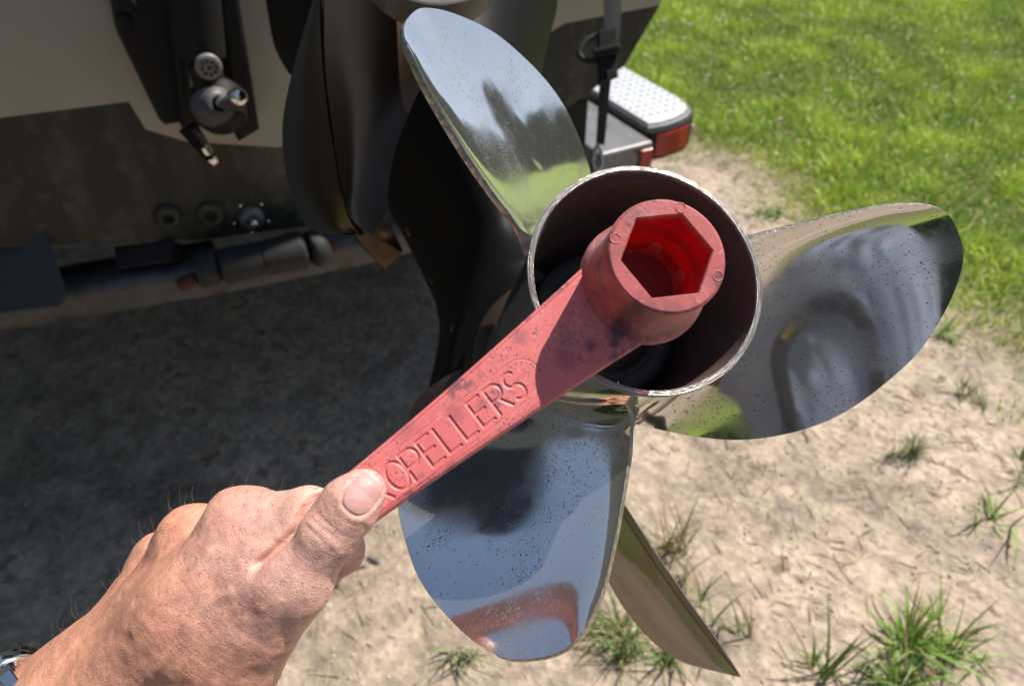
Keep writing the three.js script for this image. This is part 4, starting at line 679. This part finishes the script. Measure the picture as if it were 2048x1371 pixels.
    if (d < 0.012 && d > -0.012) {
      { const w = web(p); d += 0.0034 * Math.exp(-((w / 0.0017) ** 2)) + 0.0012 * Math.exp(-((w / 0.004) ** 2)); }
      for (const c of vein) d -= 0.0007 * Math.exp(-((c(p) / 0.0021) ** 2));
      for (const c of ipc) d += 0.00028 * Math.exp(-((c(p) / 0.0009) ** 2));
      d += 0.0022 * Math.exp(-((valley(p) / 0.0055) ** 2));
      d -= 0.0010 * (fb3(p, 75, 2, 61) - 0.5) + 0.0005 * (fb3(p, 260, 2, 62) - 0.5);
      pp.copy(p).sub(nC); const a = pp.dot(tDir) / nailLen, b = pp.dot(tAcr) / nailWid, o = pp.dot(tOut);
      if (Math.abs(o) < 0.012) { const e = Math.pow(Math.pow(Math.abs(a), 3) + Math.pow(Math.abs(b), 3), 1 / 3); d += 0.00055 * sm(1.0, 0.9, e) - 0.0002 * Math.exp(-(((e - 1.12) / 0.09) ** 2)) * (a < 0.6 ? 1 : 0.2); }
    }
    return d;
  };
  const skinUV = (p) => [p.dot(ub) / 0.055 + 0.2, p.dot(ua) / 0.055];
  const skinColor = (p) => {
    const blot = fb3(p, 55, 3, 71), fine = fb3(p, 190, 3, 72), tan = sm(0.02, 0.075, p.distanceTo(A.ti) + 0.02 * (blot - 0.5)), tip = sm(0.024, 0.006, p.distanceTo(A.tt)), kn = Math.max(sm(0.026, 0.008, p.distanceTo(A.im)), sm(0.024, 0.008, p.distanceTo(A.mm)));
    const red = 0.26 * sm(0.44, 0.68, blot) + 0.3 * kn + 0.35 * tip;
    let r = lerp(0.77, 0.72, tan), g = lerp(0.45, 0.355, tan), b = lerp(0.365, 0.24, tan);
    g *= 1 - 0.16 * red; b *= 1 - 0.10 * red; const k = 0.94 + 0.2 * (fine - 0.5), wp = Math.exp(-((web(p) / 0.006) ** 2)) * 0.08;
    r = lerp(r, 0.78, wp); g = lerp(g, 0.55, wp); b = lerp(b, 0.38, wp);
    return [r * k, g * k, b * k];
  };
  const ex = { uv: skinUV, color: skinColor }, mn = (a, b) => V(Math.min(a.x, b.x), Math.min(a.y, b.y), Math.min(a.z, b.z)), mx = (a, b) => V(Math.max(a.x, b.x), Math.max(a.y, b.y), Math.max(a.z, b.z));
  let lo = V(9, 9, 9), hi = V(-9, -9, -9); for (const k in A) if (!['el', 'wr', 'wr2', 'wu'].includes(k)) { lo = mn(lo, A[k]); hi = mx(hi, A[k]); } for (const k of ['wr', 'wr2', 'wu']) { lo = mn(lo, A[k]); hi = mx(hi, A[k]); }
  lo.subScalar(0.034); hi.addScalar(0.034);
  const handG = sdfMesh(hand, lo, hi, 0.00115, { extra: ex });
  // the rest of the body, at a coarser step
  const H = V(0.06, 1.50, 0.205), hipL = V(-0.05, 0.92, 0.40), hipR = V(0.16, 0.92, 0.40), SHR = V(0.29, 1.285, 0.20), NECK = V(0.06, 1.35, 0.22), PEL = V(0.01, 0.97, 0.40), CH = V(0.0, 1.2, 0.27);
  const kneeL = V(-0.12, 0.50, 0.36), kneeR = V(0.16, 0.50, 0.36), ankL = V(-0.12, 0.09, 0.44), ankR = V(0.17, 0.09, 0.46), elR = V(0.26, 1.07, 0.24), wrR = V(0.135, 1.30, 0.13), knR = V(0.10, 1.355, 0.085);
  const torso = (p) => { let d = smin(capsule(p, V(-0.10, 1.265, 0.23), V(0.23, 1.265, 0.23), 0.08, 0.08), capsule(p, V(-0.04, 1.15, 0.28), V(0.16, 1.15, 0.28), 0.11, 0.11), 0.08); d = smin(d, capsule(p, V(-0.02, 1.0, 0.38), V(0.13, 1.0, 0.38), 0.13, 0.13), 0.09); return d; };
  const body = (p) => {
    let d = torso(p);
    d = smin(d, capsule(p, NECK.clone(), H.clone().add(V(0, -0.05, 0.02)), 0.058, 0.055), 0.03);
    d = smin(d, capsule(p, H.clone().add(V(0, 0.025, 0.02)), H.clone().add(V(0, -0.055, -0.012)), 0.083, 0.058), 0.02);
    d = smin(d, capsule(p, H.clone().add(V(0, 0.0, -0.078)), H.clone().add(V(0, -0.028, -0.096)), 0.010, 0.016), 0.012);      // nose
    for (const s of [-1, 1]) d = smin(d, capsule(p, H.clone().add(V(s * 0.084, 0.005, 0.02)), H.clone().add(V(s * 0.086, -0.03, 0.015)), 0.016, 0.011), 0.006);
    d = smin(d, arm(p), 0.04);
    d = smin(d, capsule(p, SHR, elR, 0.055, 0.042), 0.05); d = smin(d, capsule(p, elR, wrR, 0.042, 0.028), 0.02); d = smin(d, capsule(p, wrR, knR, 0.028, 0.03), 0.02);
    for (let i = 0; i < 4; i++) { const y = 1.372 - i * 0.021, a = V(0.098, y, 0.075), b = V(0.088, y - 0.002, 0.040), c = V(0.064, y - 0.004, 0.034); d = smin(d, smin(capsule(p, a, b, 0.0115, 0.010), capsule(p, b, c, 0.010, 0.0085), 0.003), 0.004); }
    d = smin(d, smin(capsule(p, V(0.10, 1.345, 0.10), V(0.072, 1.325, 0.118), 0.014, 0.0115), capsule(p, V(0.072, 1.325, 0.118), V(0.048, 1.335, 0.122), 0.0115, 0.0095), 0.004), 0.008);
    for (const [h, k, a] of [[hipL, kneeL, ankL], [hipR, kneeR, ankR]]) { d = smin(d, capsule(p, h, k, 0.095, 0.058), 0.05); d = smin(d, capsule(p, k, a, 0.058, 0.038), 0.03); d = smin(d, capsule(p, a.clone().add(V(0, -0.045, 0.03)), a.clone().add(V(0, -0.055, -0.14)), 0.036, 0.028), 0.03); }
    return d;
  };
  const cut = 0.010, wrDir = A.el.clone().sub(A.wr).normalize();
  const rest = (p) => Math.max(body(p), 0.02 - pp.copy(p).sub(A.wr).dot(wrDir) > 0 && p.z < 0.03 && p.x < -0.02 && p.x > -0.25 ? 0.02 - pp.copy(p).sub(A.wr).dot(wrDir) : -1);
  const restG = sdfMesh(rest, V(-0.45, 0.0, -0.12), V(0.45, 1.66, 0.62), 0.011, { extra: { uv: skinUV, color: (p) => { const f = 0.95; return [0.64 * f, 0.36 * f, 0.26 * f]; } } });
  part('body', merge([handG, restG]), skin, person);
  // thumb nail, laid on the bed by walking down to the skin
  const nail = grid(26, 26, (u, v) => {
    const a = u * 2 - 1, b = v * 2 - 1, x = a * Math.sqrt(1 - b * b * 0.36), y = b * Math.sqrt(1 - a * a * 0.36);
    const q = nC.clone().addScaledVector(tDir, x * nailLen * 0.98).addScaledVector(tAcr, y * nailWid).addScaledVector(tOut, 0.014);
    for (let k = 0; k < 60; k++) { const d = hand(q); if (d < 2e-5) break; q.addScaledVector(tOut, -Math.max(d * 0.7, 1e-5)); }
    const e = Math.pow(Math.pow(Math.abs(a), 4) + Math.pow(Math.abs(b), 4), 0.25);
    return q.addScaledVector(tOut, 0.00042 - 0.00075 * sm(0.86, 1, e) * (a > 0.5 ? 0.2 : 1));
  }, { color: (u, v) => { const free = sm(0.93, 0.97, u + 0.06 * (2 * v - 1) ** 2 * -1), lun = sm(0.16, 0.06, u + 0.25 * (2 * v - 1) ** 2) * 0.5; return [lerp(lerp(0.54, 0.60, lun), 0.60, free), lerp(lerp(0.30, 0.37, lun), 0.46, free), lerp(lerp(0.285, 0.34, lun), 0.41, free)]; } });
  part('thumb_nail', nail, phys([1, 1, 1], 0.4, { vertexColors: true, specularIntensity: 0.6, bumpMap: plasticBump, bumpScale: 0.0001 }), person);
  // fair hairs on the back of the hand and the wrist
  const hairs = [], base = [];
  const hp = handG.attributes.position, hn = handG.attributes.normal, q = V(0, 0, 0), nn = V(0, 0, 0);
  for (let i = 0; i < 9000 && hairs.length < 260; i++) {
    const k = Math.floor(rnd() * hp.count); q.fromBufferAttribute(hp, k); nn.fromBufferAttribute(hn, k);
    const side = nn.dot(ub), along = q.clone().sub(A.im).dot(ua), onIdx = q.distanceTo(A.im.clone().lerp(A.ip, 0.6)) < 0.026 && nn.dot(camDir(-0.3, 0.9, -0.1)) > 0.4;
    if (!onIdx && (q.distanceTo(A.ti) < 0.06 || along > -0.006)) continue; if (nn.dot(un) < -0.35) continue; if (!onIdx && rnd() > (Math.abs(nn.dot(un)) < 0.5 ? 1 : 0.25)) continue;
    const len = R(0.004, 0.010), dir = nn.clone().multiplyScalar(0.75).addScaledVector(ua, onIdx ? R(0.2, 0.8) : R(-0.1, 0.6)).addScaledVector(ub, R(-0.35, 0.35)).normalize(), bend = ua.clone().multiplyScalar(R(0.0, 0.006)).addScaledVector(nn, -R(0, 0.003));
    hairs.push(tube([q.clone().addScaledVector(nn, -0.0004), q.clone().addScaledVector(dir, len * 0.5), q.clone().addScaledVector(dir, len).add(bend)], R(0.000014, 0.000024), 5, 3));
  }
  part('arm_hair', hairs, std([0.62, 0.50, 0.35], 0.5), person, { kind: 'stuff' });
  // clothes
  const shirtF = (p) => { let d = torso(p) - 0.022; d = smin(d, capsule(p, SHOU, SHOU.clone().lerp(A.el, 0.55), 0.082, 0.07), 0.06); d = smin(d, capsule(p, SHR, SHR.clone().lerp(elR, 0.85), 0.088, 0.07), 0.07); d -= 0.022 * (fb3(p, 12, 3, 33) - 0.5) + 0.010 * (1 - Math.abs(2 * fb3(p, 22, 2, 34) - 1)); return Math.max(d, 0.935 - p.y, p.y - 1.345); };
  part('shirt', sdfMesh(shirtF, V(-0.42, 0.9, 0.0), V(0.46, 1.37, 0.62), 0.010), std([0.29, 0.34, 0.48], 0.85), person);
  const shortsF = (p) => { let d = capsule(p, V(0.0, 0.95, 0.4), V(0.11, 0.95, 0.4), 0.142, 0.137); for (const [h, k] of [[hipL, kneeL], [hipR, kneeR]]) d = smin(d, capsule(p, h, k.clone().lerp(h, 0.15), 0.115, 0.098), 0.05); d -= 0.01 * (fb3(p, 16, 3, 35) - 0.5); return Math.max(d, p.y - 0.99, 0.545 - p.y); };
  part('shorts', sdfMesh(shortsF, V(-0.3, 0.5, 0.15), V(0.35, 1.02, 0.6), 0.011), std([0.20, 0.16, 0.12], 0.9), person);
  part('hair', sdfMesh((p) => Math.max(capsule(p, H.clone().add(V(0, 0.03, 0.024)), H.clone().add(V(0, 0, 0.035)), 0.091, 0.085) - 0.006 * fb3(p, 60, 2, 5), -(capsule(p, H.clone().add(V(0, -0.06, -0.09)), H.clone().add(V(0, -0.01, -0.09)), 0.085, 0.085))), V(-0.12, 1.38, 0.08), V(0.16, 1.66, 0.36), 0.006), std([0.16, 0.10, 0.06], 0.7), person);
  for (const s of [-1, 1]) { const e = new THREE.SphereGeometry(0.0125, 16, 12); e.translate(H.x + s * 0.032, H.y - 0.003, H.z - 0.062); part('eye', e, std([0.75, 0.73, 0.70], 0.2), person); const i2 = new THREE.SphereGeometry(0.006, 12, 8); i2.translate(H.x + s * 0.032, H.y - 0.003, H.z - 0.0715); part('iris', i2, std([0.05, 0.07, 0.09], 0.2), person.children[person.children.length - 1]); }
  part('lips', sdfMesh((p) => capsule(p, H.clone().add(V(-0.02, -0.068, -0.078)), H.clone().add(V(0.02, -0.068, -0.078)), 0.008, 0.008), V(H.x - 0.04, H.y - 0.09, H.z - 0.1), V(H.x + 0.04, H.y - 0.05, H.z - 0.05), 0.003), std([0.42, 0.16, 0.13], 0.5), person);
  for (const a of [ankL, ankR]) part('shoe', sdfMesh((p) => Math.max(smin(capsule(p, a.clone().add(V(0, -0.045, 0.035)), a.clone().add(V(0, -0.052, -0.15)), 0.045, 0.036), capsule(p, a, a.clone().add(V(0, -0.04, 0)), 0.048, 0.048), 0.03), 0.004 - p.y), a.clone().add(V(-0.09, -0.1, -0.25)), a.clone().add(V(0.09, 0.04, 0.13)), 0.008), std([0.12, 0.10, 0.09], 0.8), person);
  // ---- wristwatch at the lower left corner
  const watch = thing('wristwatch', 'metal wristwatch band at the lower left corner of the photo', 'watch', J(60, 1480, 0.30));
  const c0 = J(88, 1475, 0.312), ax = wrDir.clone(), f1 = un.clone().addScaledVector(ax, -un.dot(ax)).normalize(), f2 = ax.clone().cross(f1), surfAt = (a) => { const dir = f1.clone().multiplyScalar(Math.cos(a)).addScaledVector(f2, Math.sin(a)), q2 = c0.clone().addScaledVector(dir, 0.08); for (let k = 0; k < 60; k++) { const d = smin(arm(q2), hand(q2), 0.001); if (d < 0.0012) break; q2.addScaledVector(dir, -d * 0.8); } return [q2, dir]; };
  for (let i = 0; i < 22; i++) for (let j = -1; j < 2; j++) { const [q2, dir] = surfAt(i * 2 * Math.PI / 22), g = new RoundedBoxGeometry(j ? 0.0052 : 0.0085, 0.0028, 0.0092, 2, 0.0009); const y = dir, x = ax, z = x.clone().cross(y).normalize(); g.applyMatrix4(new THREE.Matrix4().makeBasis(x, x.clone().cross(z).negate(), z)); q2.addScaledVector(ax, j * 0.0072).addScaledVector(dir, 0.0012); part('link', g.translate(q2.x, q2.y, q2.z), chrome, watch); }
  { const [q2, dir] = surfAt(Math.PI * 0.62), q3 = q2.clone().addScaledVector(dir, 0.009); part('case', turned(q2.clone().addScaledVector(dir, -0.001), q3, [[0, 0], [0, 0.016], [0.2, 0.0175], [0.75, 0.0175], [1, 0.0155], [0.9, 0.0145], [0.9, 0]], 40), chrome, watch); part('dial', turned(q3.clone().addScaledVector(dir, -0.0012), q3.clone().addScaledVector(dir, -0.0008), [[0, 0], [0, 0.0144], [1, 0.0144], [1, 0]], 32), std([0.03, 0.035, 0.05], 0.3), watch); }
  // ---- the camera that takes the picture, and its strap (mirrored in the right blade)
  const cm = thing('camera', 'black camera held in front of the photographer, mirrored in the right blade', 'camera', V(0, EYE, 0.0).add(camDir(0, 0, 0.05))), cb = (x, y, z) => camera.position.clone().add(camDir(x, y, z));
  const cq = (g) => { g.applyQuaternion(camQ); return g.translate(camera.position.x, camera.position.y, camera.position.z); };
  const bodyG = new RoundedBoxGeometry(0.132, 0.088, 0.052, 4, 0.01); bodyG.translate(0.008, -0.004, 0.112); const gripG = new RoundedBoxGeometry(0.034, 0.084, 0.04, 4, 0.012); gripG.translate(0.062, -0.006, 0.078); const humpG = new RoundedBoxGeometry(0.05, 0.032, 0.05, 4, 0.01); humpG.translate(0, 0.05, 0.110);
  part('camera_body', [cq(bodyG), cq(gripG), cq(humpG)], blackMatt, cm);
  part('lens', turned(cb(0, 0, 0.09), cb(0, 0, 0.012), [[0, 0.034], [0.3, 0.034], [0.32, 0.032], [0.6, 0.035], [0.9, 0.037], [1, 0.036], [0.9, 0.03], [0.88, 0]], 48), blackMatt, cm);
  const st = thing('camera_strap', 'dark camera strap hanging below the camera, mirrored in the right blade', 'strap', cb(-0.06, 0, 0.1));
  const sp = [[-0.062, 1.385, 0.10], [-0.055, 1.26, 0.095], [-0.01, 1.13, 0.11], [0.06, 1.075, 0.118], [0.13, 1.09, 0.118], [0.185, 1.16, 0.11], [0.15, 1.28, 0.105], [0.078, 1.39, 0.10]].map((a) => V(...a)), sc = new THREE.CatmullRomCurve3(sp);
  const sf = (u) => { const t = sc.getTangent(clamp(u, 0.001, 0.999)), o = V(0, 0, -1).addScaledVector(t, t.z).normalize(); return [sc.getPoint(u), t, t.clone().cross(o).normalize(), o]; };
  part('strap_band', grid(90, 2, (u, v) => { const [p, , w, o] = sf(u); return p.addScaledVector(w, (v - 0.5) * 0.032).addScaledVector(o, 0.0012 * (1 - 4 * (v - 0.5) ** 2)); }), webbing, st);
  // yellow lettering woven on the strap
  const font = await new FontLoader().loadAsync('fonts/droid/droid_sans_bold.typeface.json'), gl = []; let adv = 0;
  for (const ch of 'Nikon') { const g = new THREE.ShapeGeometry(font.generateShapes(ch, 0.013), 4); g.computeBoundingBox(); const p = g.attributes.position, wd = g.boundingBox.max.x; for (let k = 0; k < p.count; k++) { const [q, , w, o] = sf(0.50 + (adv + p.getX(k)) / sc.getLength()); q.addScaledVector(w, -(p.getY(k) - 0.005)).addScaledVector(o, 0.0022); p.setXYZ(k, q.x, q.y, q.z); } g.computeVertexNormals(); gl.push(g); adv += wd + 0.003; }
  part('strap_lettering', gl, std([0.36, 0.25, 0.04], 0.7), st);
}
renderer.render(scene, camera);
